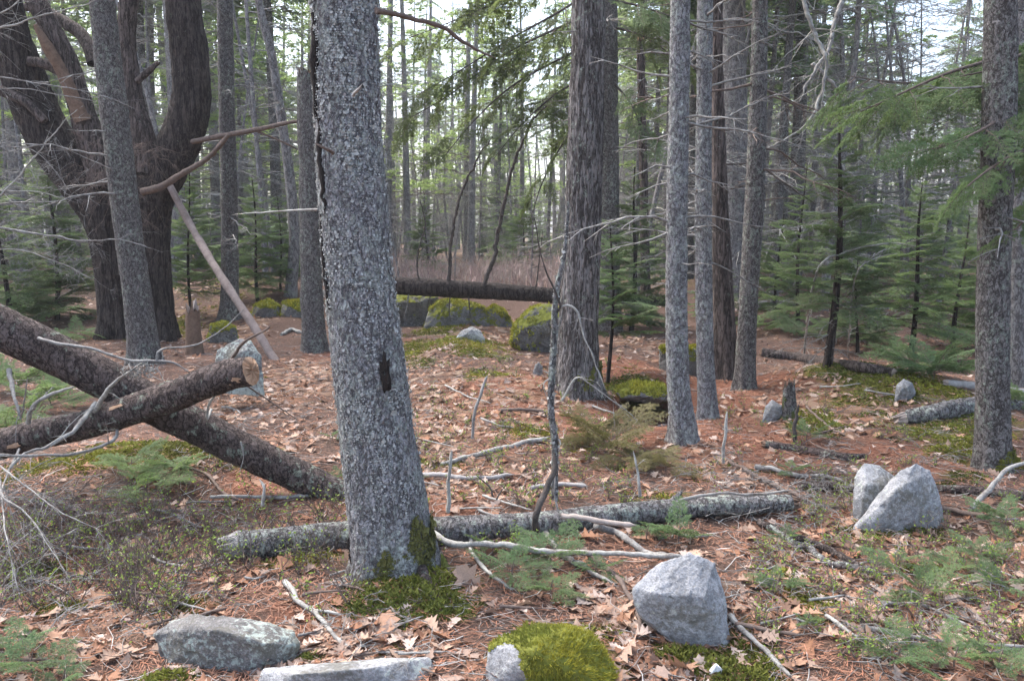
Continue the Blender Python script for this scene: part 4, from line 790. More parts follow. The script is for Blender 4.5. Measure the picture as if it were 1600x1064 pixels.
# boughs reaching in from a hemlock just outside the right edge
HB = np.array([5.15, 6.4, float(H(5.15, 6.4))]); HT = thing('hemlock_tree', 'hemlock whose drooping green boughs hang across the speckled mossy-footed trunk', 'tree', HB)
c, r = spline([HB - [0, 0, .1], HB + [0, 0, 3], HB + [.1, 0, 7]], [.12, .1, .04], .05); V, q = tube(c, r, 28, bark_disp(.005, 40, 8, r=.1, flare=.4)); link('trunk', mk_mesh('trunk', [(V, q, 0)], M['bark_spruce'], True, HB), HT)
rr = np.random.default_rng(400)
def bough_run(parent, base, pts, n, sc, kind, r0, mat='twig_brown', seed=0, drop=-.25):
    rr = np.random.default_rng(seed); c, r = spline(pts, np.linspace(r0, r0 * .2, len(pts)), .04); V, f = tube(c, r, 6); parent = link('limb', mk_mesh('limb', [(V, f, 0)], M[mat], True, base), parent); T, A_, B_ = frames(c)
    for k in range(n):
        i = int(len(c) * (.18 + .8 * (k + rr.uniform(0, .8)) / n)); i = min(i, len(c) - 1); az = math.atan2(T[i][1], T[i][0]) + (1 if k % 2 else -1) * rr.uniform(.3, 1.2)
        if k == n - 1: az = math.atan2(T[i][1], T[i][0])
        place(parent, base, B[kind][rr.integers(3)], c[i], az, drop + rr.uniform(-.35, .2), sc * rr.uniform(.6, 1.15) * (1.2 - .4 * k / n), R(rr.uniform(-65, 65)))
for i, (pp, n, sc, kd) in enumerate([([(1700, 40, 6.2), (1560, 90, 5.6), (1480, 115, 5.4), (1400, 150, 5.3), (1345, 175, 5.2)], 12, .55, 'fir'), ([(1700, 110, 6.2), (1590, 170, 5.2), (1530, 205, 4.9), (1460, 235, 4.8)], 12, .5, 'hemlock'),
        ([(1690, 200, 6.2), (1600, 235, 5.0), (1550, 262, 4.8), (1500, 300, 4.7)], 9, .42, 'fir'), ([(1700, 20, 6.3), (1620, 70, 5.5), (1560, 105, 5.3), (1500, 120, 5.2)], 8, .45, 'fir_dark'), ([(1700, 60, 6.3), (1500, 120, 6.3), (1420, 130, 6.2), (1330, 120, 6.1)], 12, .6, 'fir_dark'), ([(1720, 260, 6.2), (1620, 330, 5.0), (1585, 360, 4.9)], 6, .4, 'fir')]):
    bough_run(HT, HB, ppts(pp), int(n * 1.7), sc * 1.15, kd, .016, seed=410 + i, drop=-.4)
# drooping half-bare boughs of the fissured pine's neighbour (upper middle)
SB = G(952, 520); ST = thing('spruce_tree', 'tall spruce behind the fissured pine, its drooping boughs reaching left', 'tree', SB)
c, r = spline([SB - [0, 0, .1], P(951, 300, SB[1]), P(950, 100, SB[1]), P(950, -60, SB[1]), P(950, -300, SB[1])], [.17, .15, .14, .13, .05], .05); V, q = tube(c, r, 36, bark_disp(.006, 24, 8, r=.1, flare=.4)); link('trunk', mk_mesh('trunk', [(V, q, 0)], M['bark_spruce'], True, SB), ST)
for i, (pp, n, sc, kd) in enumerate([([(948, -30), (880, 15), (800, 60), (720, 110), (650, 150)], 14, .9, 'drape'), ([(948, 10), (870, 45), (790, 85), (700, 150), (640, 185)], 14, .8, 'drape'), ([(948, 60), (880, 90), (800, 135), (740, 190), (690, 250)], 12, .8, 'drape'), ([(948, 110), (880, 140), (820, 190), (770, 250)], 10, .7, 'drape'), ([(948, -90), (850, -30), (740, 20), (640, 60)], 14, 1.0, 'drape'), ([(948, 160), (890, 210), (850, 280), (830, 340)], 8, .6, 'drape'),
        ([(950, 40), (1010, 60), (1080, 110)], 7, .7, 'drape'), ([(950, 0), (1000, 10), (1060, 30)], 7, .7, 'fir_dark'), ([(950, 120), (990, 170), (1010, 240)], 7, .7, 'fir_dark')]):
    bough_run(ST, SB, [P(x, y, SB[1] - .35 * a) for a, (x, y) in enumerate(pp)], n, sc * .95, kd, .02, 'twig_dark', 430 + i, -.45)
for k in range(16):
    z = 1.0 + .28 * k; i = int(np.argmin(abs(c[:, 2] - z))); az = rr.uniform(0, 6.28); link('branch', mk_mesh('branch', branch_blocks(c[i], [math.cos(az), math.sin(az), rr.uniform(-.2, .1)], rr.uniform(.7, 1.8), .014, 450 + k, .2, 8, 4, .1, .35), M['twig_grey'], True, SB), ST)
# high crowns of the near trees, above the picture
for j, (t, c, r, base) in enumerate(NEAR):
    rr = np.random.default_rng(470 + j); hi = np.nonzero(c[:, 2] > 6.2)[0]
    for k in range(12):
        i = rr.choice(hi); place(t, base, B['fir_dark'][k % 3], c[i], rr.uniform(0, 6.28), R(rr.uniform(-25, 5)), rr.uniform(.8, 1.6))

# ------------------------------------------------------------------ the forest behind
def low_boughs(mat_wood=1):
    return [bough_arrays(1.0, 500 + i, .10, .030, .019, 13, .42, .15 + .08 * i, sub=True) for i in range(3)]
LOWB = low_boughs()
def xf(V, p, az, pitch, s):
    Mx = np.array(Matrix.Rotation(az - math.pi / 2, 3, 'Z') @ Matrix.Rotation(pitch, 3, 'X')); return V @ Mx.T * s + p
def trunk_block(h, r0, seed, bend=.25, sides=9, n=22):
    rr = np.random.default_rng(seed); t = np.linspace(0, 1, n); c = np.stack([bend * np.sin(t * 3 + seed) * t, bend * np.cos(t * 2.3 + seed) * t - bend * .5 * t, h * t - .3], 1); r = r0 * (1 - .82 * t); r[0] *= 1.35; r[1] *= 1.08
    return c, r, tube(c, r, sides)
def dead_blocks(c, r, z0, z1, n, L, seed, tw=5, sides=3):
    rr = np.random.default_rng(seed); bl = []
    for k in range(n):
        z = rr.uniform(z0, z1); i = int(np.argmin(abs(c[:, 2] - z))); az = rr.uniform(0, 6.28); l = rr.uniform(*L)
        bl += branch_blocks(c[i], [math.cos(az), math.sin(az), rr.uniform(-.25, .3)], l, .006 + .006 * l, seed * 77 + k, rr.uniform(-.1, .25), tw, sides, .12, .45)
    return bl
def proto(kind, seed):
    rr = np.random.default_rng(seed); parts = {}
    if kind == 'spruce':
        h = rr.uniform(14, 18); c, r, tb = trunk_block(h, rr.uniform(.10, .17), seed); crown = []; h0 = rr.uniform(4.5, 7)
        parts['dead_branches'] = mk_mesh('dead_branches', dead_blocks(c, r, .6, h0 + 2, 60, (.4, 1.6), seed), M['twig_grey'])
        for k in range(58):
            z = h0 + (h - h0) * (k / 58) ** 1.0; i = int(np.argmin(abs(c[:, 2] - z))); wd, V = LOWB[rr.integers(3)]; crown.append(xf(V, c[i], k * 2.4 + rr.uniform(-.5, .5), R(rr.uniform(-28, 8)), 2.3 * (1.08 - (z - h0) / (h - h0)) ** .7 * rr.uniform(.6, 1.1)))
        V = np.vstack(crown); parts['crown'] = mk_mesh('crown', [(V, np.arange(len(V)).reshape(-1, 3), 0)], M['spruce_far'], False)
    elif kind == 'fir':
        h = rr.uniform(4, 7); c, r, tb = trunk_block(h, .06, seed, .1); crown = []
        parts['dead_branches'] = mk_mesh('dead_branches', dead_blocks(c, r, .2, 2.0, 16, (.3, .9), seed), M['twig_grey'])
        for k in range(60):
            z = .5 + (h - .5) * k / 60; i = int(np.argmin(abs(c[:, 2] - z))); wd, V = LOWB[rr.integers(3)]; crown.append(xf(V, c[i] * [1, 1, 0] + [0, 0, z], k * 2.4 + rr.uniform(-.5, .5), R(rr.uniform(-15, 20)), .26 * h * (1.06 - z / h) ** .8 * rr.uniform(.6, 1.15)))
        V = np.vstack(crown); parts['crown'] = mk_mesh('crown', [(V, np.arange(len(V)).reshape(-1, 3), 0)], M['fir'] if seed % 2 else M['spruce_far'], False)
    elif kind == 'pine':
        h = rr.uniform(15, 19); c, r, tb = trunk_block(h, rr.uniform(.14, .22), seed); limbs = []; V = []
        for k in range(34):
            z = rr.uniform(2.6, h - 1); i = int(np.argmin(abs(c[:, 2] - z))); az = k * 2.4; L = rr.uniform(1.5, 3.4) * (1.2 - z / h); d = np.array([math.cos(az), math.sin(az), rr.uniform(-.05, .3)]); limbs += branch_blocks(c[i], d, L, .02, seed * 5 + k, .1, 4, 3, .08, .3)
            for j in range(13):
                p = c[i] + d * L * rr.uniform(.35, 1.05) + rr.normal(0, .22, 3) * [1, 1, .35] - [0, 0, .03]; n = 26; dd = rr.normal(0, 1, (n, 3)) + d * .8; dd[:, 2] = dd[:, 2] * .5 + .2; dd /= np.linalg.norm(dd, axis=1)[:, None]; W = np.cross(dd, rr.normal(0, 1, (n, 3))); W /= np.linalg.norm(W, axis=1)[:, None]
                V.append(np.stack([p - W * .015, p + W * .015, p + dd * rr.uniform(.10, .22, (n, 1))], 1).reshape(-1, 3))
        V = np.vstack(V); parts['limbs'] = mk_mesh('limbs', limbs, M['twig_brown']); parts['crown'] = mk_mesh('crown', [(V, np.arange(len(V)).reshape(-1, 3), 0)], M['pine_far'], False)
    else:
        h = rr.uniform(7, 14); c, r, tb = trunk_block(h, rr.uniform(.05, .11), seed, .6)
        parts['branches'] = mk_mesh('branches', dead_blocks(c, r, 1.2, h, 46, (.6, 2.4), seed, 8), M['twig_grey'] if seed % 2 else M['twig_pale'])
    parts['trunk'] = mk_mesh('trunk', [(*tb, 0)], M['bark_far'] if kind != 'spruce' or seed % 2 else M['bark_spruce'])
    return parts
PROT = {k: [proto(k, 600 + 10 * i + s) for s in range(3)] for i, k in enumerate(('spruce', 'fir', 'pine', 'bare'))}
LABF = {'spruce': ('spruce_tree', 'slender spruce with dead lower branches'), 'fir': ('fir_tree', 'full green fir'), 'pine': ('pine_tree', 'pine with tufted yellow-green foliage'), 'bare': ('bare_tree', 'leafless grey tree with twiggy branches')}
def where(px): return 'beyond the old forked pine' if px < 330 else 'beyond the leaning pole and snapped dead trunk' if px < 560 else 'beyond the red brush clearing' if px < 930 else 'behind the cluster of thin trunks and dark cedar' if px < 1240 else 'behind the bushy layered young firs' if px < 1480 else 'behind the speckled mossy-footed trunk'
def far_tree(kind, x, y, rz, s, px, v=None):
    nm, lb = LABF[kind]; lab = ('tall ' if s > 1.02 else 'knee-high to waist-high ' if s < .25 and kind == 'fir' else 'short ' if s < .82 else '') + lb + ' ' + where(px); t = thing(nm, lab, 'tree', (x, y, float(H(x, y))), lab.replace(' tree', ' trees'), rz); t.scale = (s, s, s); tl = R(4) if kind == 'bare' else R(1.2); t.rotation_euler = (rr.normal(0, tl), rr.normal(0, tl), rz)
    for pn, me in PROT[kind][rr.integers(3) if v is None else v].items():
        o = link(pn, me, t)
        if pn != 'trunk': o['kind'] = 'stuff'
rr = np.random.default_rng(77); placed = []; cnt = {'pine': 0, 'bare': 0, 'fir': 0, 'spruce': 0}
def okpos(x, y, dmin): return all((x - a) ** 2 + (y - b) ** 2 > dmin ** 2 for a, b in placed)
for it in range(14000):
    if sum(cnt.values()) >= 800: break
    Y = 13.5 + 62 * rr.random() ** 1.1; px = rr.uniform(-220, 1820); x = (px - 800) / F * Y / cP * 1.0; k = None
    if 560 < px < 910 and Y < 35: continue
    if 540 < px < 960 and Y < 18: continue
    if px < 520 and Y < 17: continue
    u = rr.random()
    if px < 560: k = 'pine' if u < .42 else 'bare' if u < .68 else 'fir' if u < .90 else 'spruce'
    elif px < 940: k = 'pine' if u < .40 else 'bare' if u < .70 else 'fir' if u < .88 else 'spruce'
    elif px < 1300: k = 'spruce' if u < .22 else 'bare' if u < .56 else 'fir' if u < .80 else 'pine'
    else:
        k = 'bare' if u < .26 else 'fir' if u < .85 else 'spruce'
        if k == 'spruce' and Y < 30: continue
    if cnt[k] >= {'pine': 140, 'bare': 280, 'fir': 215, 'spruce': 85}[k]: continue
    if not okpos(x, Y, 1.2 if k == 'fir' else .75): continue
    if k == 'pine' and Y < 20: continue
    if k == 'fir' and px < 560 and Y < 20: continue
    s = rr.uniform(.75, 1.15)
    if px > 1300 and k == 'fir': s *= .8
    if k == 'fir' and Y > 24: s *= rr.uniform(.5, 1)
    far_tree(k, x, Y, rr.uniform(0, 6.28), s, px); placed.append((x, Y)); cnt[k] += 1
for it in range(900):
    if cnt['fir'] >= 285: break
    Y = rr.uniform(13, 32); px = rr.uniform(-150, 1750); x = (px - 800) / F * Y
    if (560 < px < 930 and Y < 34) or (px < 530 and Y < 16.5) or not okpos(x, Y, .8): continue
    far_tree('fir', x, Y, rr.uniform(0, 6.28), rr.uniform(.16, .42), px); placed.append((x, Y)); cnt['fir'] += 1
for it in range(16):
    Y = rr.uniform(17, 33); px = rr.uniform(590, 900); x = (px - 800) / F * Y
    if okpos(x, Y, 1): far_tree('bare' if it % 4 else 'fir', x, Y, rr.uniform(0, 6.28), rr.uniform(.2, .5), px); placed.append((x, Y))
# the wood beyond reads as one mass of stems and foliage
def far_woods():
    rr = np.random.default_rng(79); bl = []
    for k in range(420):
        Y = rr.uniform(74, 125); x = rr.uniform(-.85, .85) * Y; z = float(H(x, Y)); h = rr.uniform(10, 18); bl.append((*tube(np.array([[x, Y, z - .5], [x + rr.normal(0, .3), Y, z + h * .5], [x + rr.normal(0, .5), Y, z + h]]), [.2, .15, .04], 5), 1))
    n = 52000; Y = rr.uniform(74, 125, n); x = rr.uniform(-.85, .85, n) * Y; z = rr.beta(.9, 2.0, n) * 15; d = fbm(np.stack([x * .25, Y * .12, z * .35], 1), 3, 5); k = d > .05 + .018 * z; x, Y, z = x[k], Y[k], z[k] + H(x[k], Y[k]); n = len(x)
    p = np.stack([x, Y, z], 1); V = (p[:, None] + rr.normal(0, .34, (n, 3, 3)) * [1, 1, .45]).reshape(-1, 3)
    return mk_mesh('far_woods', bl + [(V, np.arange(len(V)).reshape(-1, 3), 0)], [M['spruce_far'], M['bark_far']], False)
tag(link('far_woods', far_woods()), 'distant mass of mixed forest closing the view', 'woods', kind='stuff')

# red-stemmed brush in the clearing
def brush():
    rr = np.random.default_rng(81); n = 6500; Y = rr.uniform(15.8, 33, n); px = rr.uniform(540, 960, n); x = (px - 800) / F * Y; z = H(x, Y); h = rr.lognormal(-.55, .38, n) * (.8 + .5 * v2(x * .8, Y * .8, 9)); w_ = rr.uniform(.004, .010, n)
    kp = rr.random(n) < np.clip(.75 + 1.1 * v2(x * .9, Y * .5, 19), .1, 1); x, Y, z, h, w_ = x[kp], Y[kp], z[kp], h[kp], w_[kp]; n = len(x)
    a = rr.uniform(0, 3.14, n); dx, dy = np.cos(a) * w_, np.sin(a) * w_; lx, ly = rr.normal(0, .14, n) * h, rr.normal(0, .14, n) * h; b = np.stack([x, Y, z - .03], 1)
    V = np.stack([b - np.stack([dx, dy, 0 * x], 1), b + np.stack([dx, dy, 0 * x], 1), b + np.stack([lx, ly, h], 1)], 1); blocks = [V]
    for _ in range(3):
        t = rr.uniform(.3, .85, n)[:, None]; p = b * (1 - t) + (b + np.stack([lx, ly, h], 1)) * t; d = np.stack([rr.normal(0, .18, n), rr.normal(0, .18, n), rr.uniform(.1, .35, n)], 1)
        s = np.stack([dy, dx, 0 * x], 1) * .7; blocks.append(np.stack([p - s, p + s, p + d], 1))
    V = np.concatenate(blocks).reshape(-1, 3); g = rr.uniform(.7, 1.25, n); hh_ = rr.random(n)[:, None]; c = (np.array([.36, .235, .22]) * hh_ + np.array([.38, .33, .27]) * (1 - hh_)) * g[:, None]; C = np.repeat(np.tile(c, (4, 1)), 3, 0)
    return mk_mesh('brush', [(V, np.arange(len(V)).reshape(-1, 3), 0, C)], M['brush'], False)
tag(link('brush', brush()), 'reddish leafless brush filling the far clearing', 'brush', kind='stuff')

yb = gy(1290, 575)
air_branch('crooked pale dead limb hanging down beside the flaky right-leaning trunk', [P(1244, -30, 8.3), P(1276, 61, 8.2), P(1290, 91, 8.1), P(1287, 132, 8.1), P(1263, 190, 8.0), P(1195, 237, 7.9)], .022, .008, M['twig_pale'], 901, 14, .7)
air_branch('grey dead limb crossing the crooked pale hanging limb', [P(1322, -30, 8.8), P(1297, 68, 8.6), P(1276, 108, 8.5), P(1250, 160, 8.4)], .026, .008, M['twig_grey'], 902, 10, .6)
air_branch('dead grey limb slanting down through the sparse crooked fir', [P(1270, 100, 9.6), P(1314, 145, 9.6), P(1364, 186, 9.5), P(1430, 222, 9.4)], .024, .007, M['twig_grey'], 903, 10, .6)
air_branch('pale arching dead branch in front of the bushy layered fir', [G(1255, 560), P(1275, 430, yb), P(1320, 395, yb), P(1390, 381, yb), P(1430, 385, yb)], .012, .004, M['twig_pale'], 904, 6, .4)
air_branch('second pale arching branch just below the first arching branch', [G(1325, 560), P(1335, 440, yb - .2), P(1365, 405, yb - .2), P(1415, 396, yb - .2)], .010, .003, M['twig_pale'], 905, 6, .4)
air_branch('dark dead branch poking out from the dark cedar trunk toward the right', [P(1185, 255, 8.2), P(1230, 290, 8.0), P(1275, 320, 7.9)], .012, .003, M['twig_dark'], 906, 8, .4)

# ------------------------------------------------------------------ forest-floor litter
def scatter(n, y0, y1, seed, pw=1.0):
    """points on the ground inside the view, denser where nearer"""
    rr = np.random.default_rng(seed); u = rr.random(n); Y = y0 * (y1 / y0) ** (u ** pw); px = rr.uniform(-120, 1720, n); x = (px - 800) / F * Y; return x, Y, H(x, Y), rr
def normal_at(x, y, e=.03):
    nx = (H(x - e, y) - H(x + e, y)) / (2 * e); ny = (H(x, y - e) - H(x, y + e)) / (2 * e); n = np.stack([nx, ny, np.ones_like(nx)], -1); return n / np.linalg.norm(n, axis=-1)[..., None]
HALF = np.array([(0, .012), (.12, .03), (.22, .17), (.30, .07), (.43, .29), (.51, .10), (.66, .33), (.72, .12), (.84, .20), (.88, .08), (1, .0)])
def leaf_verts(rr, curl, fold):
    h = HALF.copy(); h[1:-1, 1] = h[1:-1, 1] * rr.uniform(.7, 1.15, 9) + rr.uniform(0, .07); h[1:-1, 0] += rr.normal(0, .012, 9); t = h[:, 0]
    mid = np.stack([0 * t, t - .5, np.zeros_like(t)], 1); l = np.stack([-h[:, 1], t - .5 + .06 * (h[:, 1] > .15), 0 * t], 1); r_ = np.stack([h[:, 1] * rr.uniform(.8, 1.1), t - .5 + .06 * (h[:, 1] > .15), 0 * t], 1)
    V = np.vstack([mid, l, r_]); V[:, 2] = curl * (V[:, 1] * 1.6) ** 2 + fold * abs(V[:, 0]) * 1.4 + .05 * fbm(V * 5 + rr.uniform(0, 50), 2) + .03; n = len(t); i = np.arange(n - 1)
    return V, np.vstack([np.stack([i, i + 1, n + i + 1, n + i], 1), np.stack([i + 1, i, 2 * n + i, 2 * n + i + 1], 1)])
rr = np.random.default_rng(90)
LV = [leaf_verts(rr, rr.uniform(-.25, .3), rr.uniform(-.3, .45)) for _ in range(12)]
pet = tube(np.array([[0, -.5, .03], [0.01, -.6, .02], [0, -.72, .04]]), [.008, .007, .005], 3)
LM = [[mk_mesh('leaf', [(*LV[(i * 5 + j) % 12], 0), (*pet, 0)], M['leaf%d' % i], True) for j in range(5)] for i in range(6)]
def rot_to(n, a, tilt, rr):
    z = np.asarray(n) + rr.normal(0, tilt, 3); z /= np.linalg.norm(z); x = np.array([math.cos(a), math.sin(a), 0]); x -= z * np.dot(x, z); x /= np.linalg.norm(x); return np.stack([x, np.cross(z, x), z], 1)
# hand-placed large leaves
big = [(735, 915, 62, 0), (600, 985, 62, 1), (625, 1003, 40, 3), (590, 970, 40, 3), (920, 845, 42, 2), (970, 955, 44, 0), (975, 1025, 60, 0), (1060, 1050, 60, 1), (1262, 965, 48, 1), (1468, 918, 36, 3), (1345, 845, 44, 0), (1390, 985, 48, 0), (1410, 930, 44, 2), (1425, 960, 40, 2), (1315, 1005, 40, 1), (150, 945, 46, 1), (70, 968, 46, 0), (735, 1025, 52, 4), (760, 965, 36, 4), (1000, 1000, 36, 3), (1150, 955, 36, 0),
       (180, 915, 36, 2), (200, 1020, 40, 0), (100, 1040, 40, 1), (1540, 980, 40, 3), (1480, 1005, 44, 0), (1330, 985, 36, 4), (1500, 940, 36, 3), (1200, 1000, 38, 4), (1240, 1040, 44, 1), (950, 925, 34, 1), (905, 940, 34, 4), (500, 985, 36, 4), (690, 1000, 36, 2), (380, 910, 36, 2), (420, 900, 30, 4), (440, 890, 44, 2)]
LN = {}
for x, y, wp, ci in big:
    q = G(x, y); s = wpx(wp, q); n = normal_at(q[0], q[1]); o = link('oak_leaf', LM[ci][rr.integers(5)]); Mx = rot_to(n, rr.uniform(0, 6.28), .35, rr)
    o.matrix_basis = Matrix.Translation(q + n * .012) @ Matrix(Mx.tolist()).to_4x4() @ Matrix.Scale(s * 1.15, 4); tag(o, LEAFN[ci] + ' fallen oak leaf lying on the forest floor', 'leaf', LEAFN[ci] + ' oak leaves on the forest floor')
x, y, z, r2 = scatter(42000, 2.25, 17, 91, .8); lz = np.maximum(zone(x, y, LEAFZ), .12); keep = r2.random(len(x)) < np.clip(lz * (.9 + .8 * v2(x * 2.5, y * 2.5, 31)), 0.02, 1) * .62
pitc = BUMPS[4]; keep &= ((x - pitc[0]) ** 2 + (y - pitc[1]) ** 2) > .12
x, y, z = x[keep], y[keep], z[keep]; od = np.argsort(y); x, y, z = x[od], y[od], z[od]; nr = normal_at(x, y)
ci = r2.choice(6, len(x), p=[.20, .19, .17, .15, .16, .13]); NI = 215
for k in range(min(NI, len(x))):
    o = link('oak_leaf', LM[ci[k]][r2.integers(5)]); Mx = rot_to(nr[k], r2.uniform(0, 6.28), .3, r2); s = r2.uniform(.055, .115)
    o.matrix_basis = Matrix.Translation(Vector((x[k], y[k], z[k])) + Vector(nr[k]) * .008) @ Matrix(Mx.tolist()).to_4x4() @ Matrix.Scale(s, 4); tag(o, LEAFN[ci[k]] + ' fallen oak leaf lying on the forest floor', 'leaf', LEAFN[ci[k]] + ' oak leaves on the forest floor')
bl = []
for k in range(NI, len(x)):
    V, f = LV[r2.integers(12)]; Mx = rot_to(nr[k], r2.uniform(0, 6.28), .28, r2); s = r2.uniform(.05, .115); c = np.array(LEAFC[ci[k]]) * r2.uniform(.8, 1.15); bl.append((V * s @ Mx.T + [x[k], y[k], z[k] + .008], f, 0, np.tile(c, (len(V), 1))))
tag(link('leaf_litter', mk_mesh('leaf_litter', bl, M['litter'], True)), 'bed of small pale oak leaves covering the forest floor', 'leaf litter', kind='stuff')
# pine needles
x, y, z, r2 = scatter(260000, 2.2, 12, 92, .9); nz = np.maximum(zone(x, y, NEEDZ), .45); keep = r2.random(len(x)) < nz * (.75 + .6 * v2(x * 3, y * 3, 32)); x, y, z = x[keep], y[keep], z[keep]; n = len(x)
a = v2(x * 1.2, y * 1.2, 33) * 4 + r2.normal(0, .9, n); l = r2.uniform(.03, .085, n)[:, None]; d = np.stack([np.cos(a), np.sin(a), r2.normal(0, .16, n)], 1) * l; wd = np.stack([-np.sin(a), np.cos(a), 0 * a], 1) * (.0011 + .00028 * y)[:, None]; p = np.stack([x, y, z + r2.uniform(.002, .014, n)], 1)
V = np.stack([p - d * .5 - wd, p - d * .5 + wd, p + d * .5], 1).reshape(-1, 3); g = r2.uniform(.55, 1.3, n); t_ = r2.random(n)[:, None]; c = (np.array([.33, .14, .08]) * t_ + np.array([.28, .165, .115]) * (1 - t_)) * g[:, None]
tag(link('pine_needles', mk_mesh('pine_needles', [(V, np.arange(3 * n).reshape(-1, 3), 0, np.repeat(c, 3, 0))], M['needles'], False)), 'red-brown fallen pine needles carpeting the forest floor', 'needles', kind='stuff')
# moss on the ground
x, y, z, r2 = scatter(420000, 2.2, 15, 93, .9); mz = zone(x, y, MOSSZ) + .45 * v2(x * 5, y * 5, 34) + .2 * v2(x * 16, y * 16, 35); keep = mz > .40; x, y, z, mz = x[keep], y[keep], z[keep], mz[keep]; n = len(x)
p = np.stack([x, y, z + np.clip((mz - .40) * .06, 0, .03)], 1); l = (r2.uniform(.005, .011, n) * (1 + .10 * y))[:, None]; d = np.stack([r2.normal(0, 1.3, n), r2.normal(0, 1.3, n), r2.uniform(.2, 1, n)], 1) * l * .8; a = r2.uniform(0, 3.14, n); s = np.stack([np.cos(a), np.sin(a), -.3 + 0 * a], 1) * l * .8
V = np.stack([p - s - [0, 0, .008], p + s - [0, 0, .008], p + d], 1).reshape(-1, 3); g = np.clip(.8 + .4 * v2(x * 3, y * 3, 36) + r2.normal(0, .15, n), .35, 1.4); t_ = np.clip(.5 + .8 * v2(x * 1.3, y * 1.3, 37), 0, 1)[:, None]; c = (np.array([.25, .24, .035]) * t_ + np.array([.13, .155, .035]) * (1 - t_)) * g[:, None]
tag(link('moss', mk_mesh('moss', [(V, np.arange(3 * n).reshape(-1, 3), 0, np.repeat(c, 3, 0))], M['moss'], False)), 'low yellow-green moss cushions spread over the ground', 'moss', kind='stuff')
# twig litter
x, y, z, r2 = scatter(9000, 2.2, 14, 94, .9); bl = []
for k in range(len(x)):
    a = r2.uniform(0, 6.28); L = r2.lognormal(-2.2, .55) ; m = 4; t = np.linspace(-.5, .5, m); d = np.array([math.cos(a), math.sin(a), 0]); q = np.array([x[k], y[k], 0]) + d * (t * L)[:, None] + np.array([-d[1], d[0], 0]) * (r2.normal(0, .06, m) * L)[:, None]; q[:, 2] = H(q[:, 0], q[:, 1]) + .006 + r2.uniform(0, .03) * np.array([0, .6, .9, 1.4]) * r2.uniform(0, 1)
    V, f = tube(q, np.full(m, r2.uniform(.0012, .0032)) * np.array([1, .9, .75, .5]), 3); g = r2.uniform(.5, 1.3); c = np.array([(.30, .26, .23), (.22, .16, .13), (.40, .38, .35)][r2.integers(3)]) * g; bl.append((V, f, 0, np.tile(c, (len(V), 1))))
tag(link('twig_litter', mk_mesh('twig_litter', bl, M['needles'], True)), 'fine grey and brown twig fragments strewn over the ground', 'twigs', kind='stuff')

# ------------------------------------------------------------------ named sticks on the ground
def stick(label, pp, w0, w1, mat, seed, ntw=2, name='fallen_stick', cat='stick', tl=.12, group=None):
    pts = []
    for q in pp:
        if len(q) == 2: g = G(*q); g[2] += .022
        else: g = P(*q)
        pts.append(g)
    base = pts[0].copy(); o = thing(name, label, cat, base, group); stem = px_branch(o, base, pts, wpx(w0, pts[0]) * .58, wpx(w1, pts[-1]) * .58, M[mat], 'stem', 8, seed, 0)
    if ntw: 
        rr = np.random.default_rng(seed); c, r = spline(pts, np.linspace(w0, w1, len(pts)), .03)
        for k in range(ntw):
            i = rr.integers(len(c) // 4, len(c)); d = c[min(i + 1, len(c) - 1)] - c[i - 1]; d = d / (np.linalg.norm(d) + 1e-9) + rr.normal(0, .7, 3) * [1, 1, .4] + [0, 0, .1]
            link('twig', mk_mesh('twig', branch_blocks(c[i], d, tl * rr.uniform(.5, 1.2), .0022, seed * 9 + k, .1, 3, 3, .1), M[mat], True, base), stem)
    return o
yS = float(G(760, 880)[1])
stick('long bare stick running from the mossy roots to the pointed boulder', [(672, 830, yS + .15), (710, 850, yS + .05), (760, 850, yS), (870, 862, yS - .05), (980, 864, yS - .1), (1072, 872, yS - .12)], 9, 6, 'twig_pale', 1, 3)
stick('dark curved stick leaning upright against the long lichen-blotched log', [(838, 832, yS + .25), (838, 805, yS + .2), (850, 770, yS + .25), (866, 735, yS + .3), (868, 708, yS + .33)], 9, 7, 'twig_dark', 2, 0)
stick('pale broken stick lying over the long lichen-blotched log', [(878, 806, yS + .28), (920, 812, yS + .22), (988, 817, yS + .2)], 9, 8, 'wood_pale', 3, 0)
stick('grey stick slanting from the long log down toward pointed boulder', [(932, 820, yS + .25), (960, 840), (1010, 868), (1045, 880)], 10, 8, 'twig_grey', 4, 2)
stick('dark thin stick descending beside the pointed boulder', [(905, 860), (945, 895), (975, 925), (995, 965), (998, 995)], 8, 4, 'twig_brown', 5, 2)
stick('lichened stick lying under the long bare stick', [(826, 812), (860, 850), (905, 890), (960, 915)], 10, 5, 'twig_grey', 6, 3)
stick('pale thin stick from the long log into the fir sprigs', [(712, 815, yS + .3), (730, 848), (752, 890), (800, 925)], 8, 4, 'twig_pale', 7, 1)
stick('reddish brown stick with broken pale patches near the notched boulders', [(1185, 822), (1240, 845), (1300, 872), (1345, 892)], 10, 9, 'bark_brown', 8, 2)
stick('grey lichened stick forking below the reddish brown stick', [(1200, 828), (1250, 858), (1310, 893), (1380, 905)], 9, 9, 'bark_lichen', 9, 3)
stick('long grey stick trailing from the pointed boulder toward white scrap', [(1140, 970), (1175, 1010), (1205, 1035), (1232, 1066)], 8, 6, 'twig_grey', 10, 3)
stick('short pale stick standing on the moss-cushioned boulder', [(912, 985, float(G(915, 1060)[1]) + .12), (920, 1020, float(G(915, 1060)[1]) + .03), (928, 1068, float(G(915, 1060)[1]) - .02)], 12, 11, 'wood_pale', 11, 0)
stick('pale bare stick beside the lichen-blotched boulder', [(445, 916), (465, 945), (490, 965), (520, 1000), (545, 1018)], 8, 5, 'twig_pale', 12, 4)
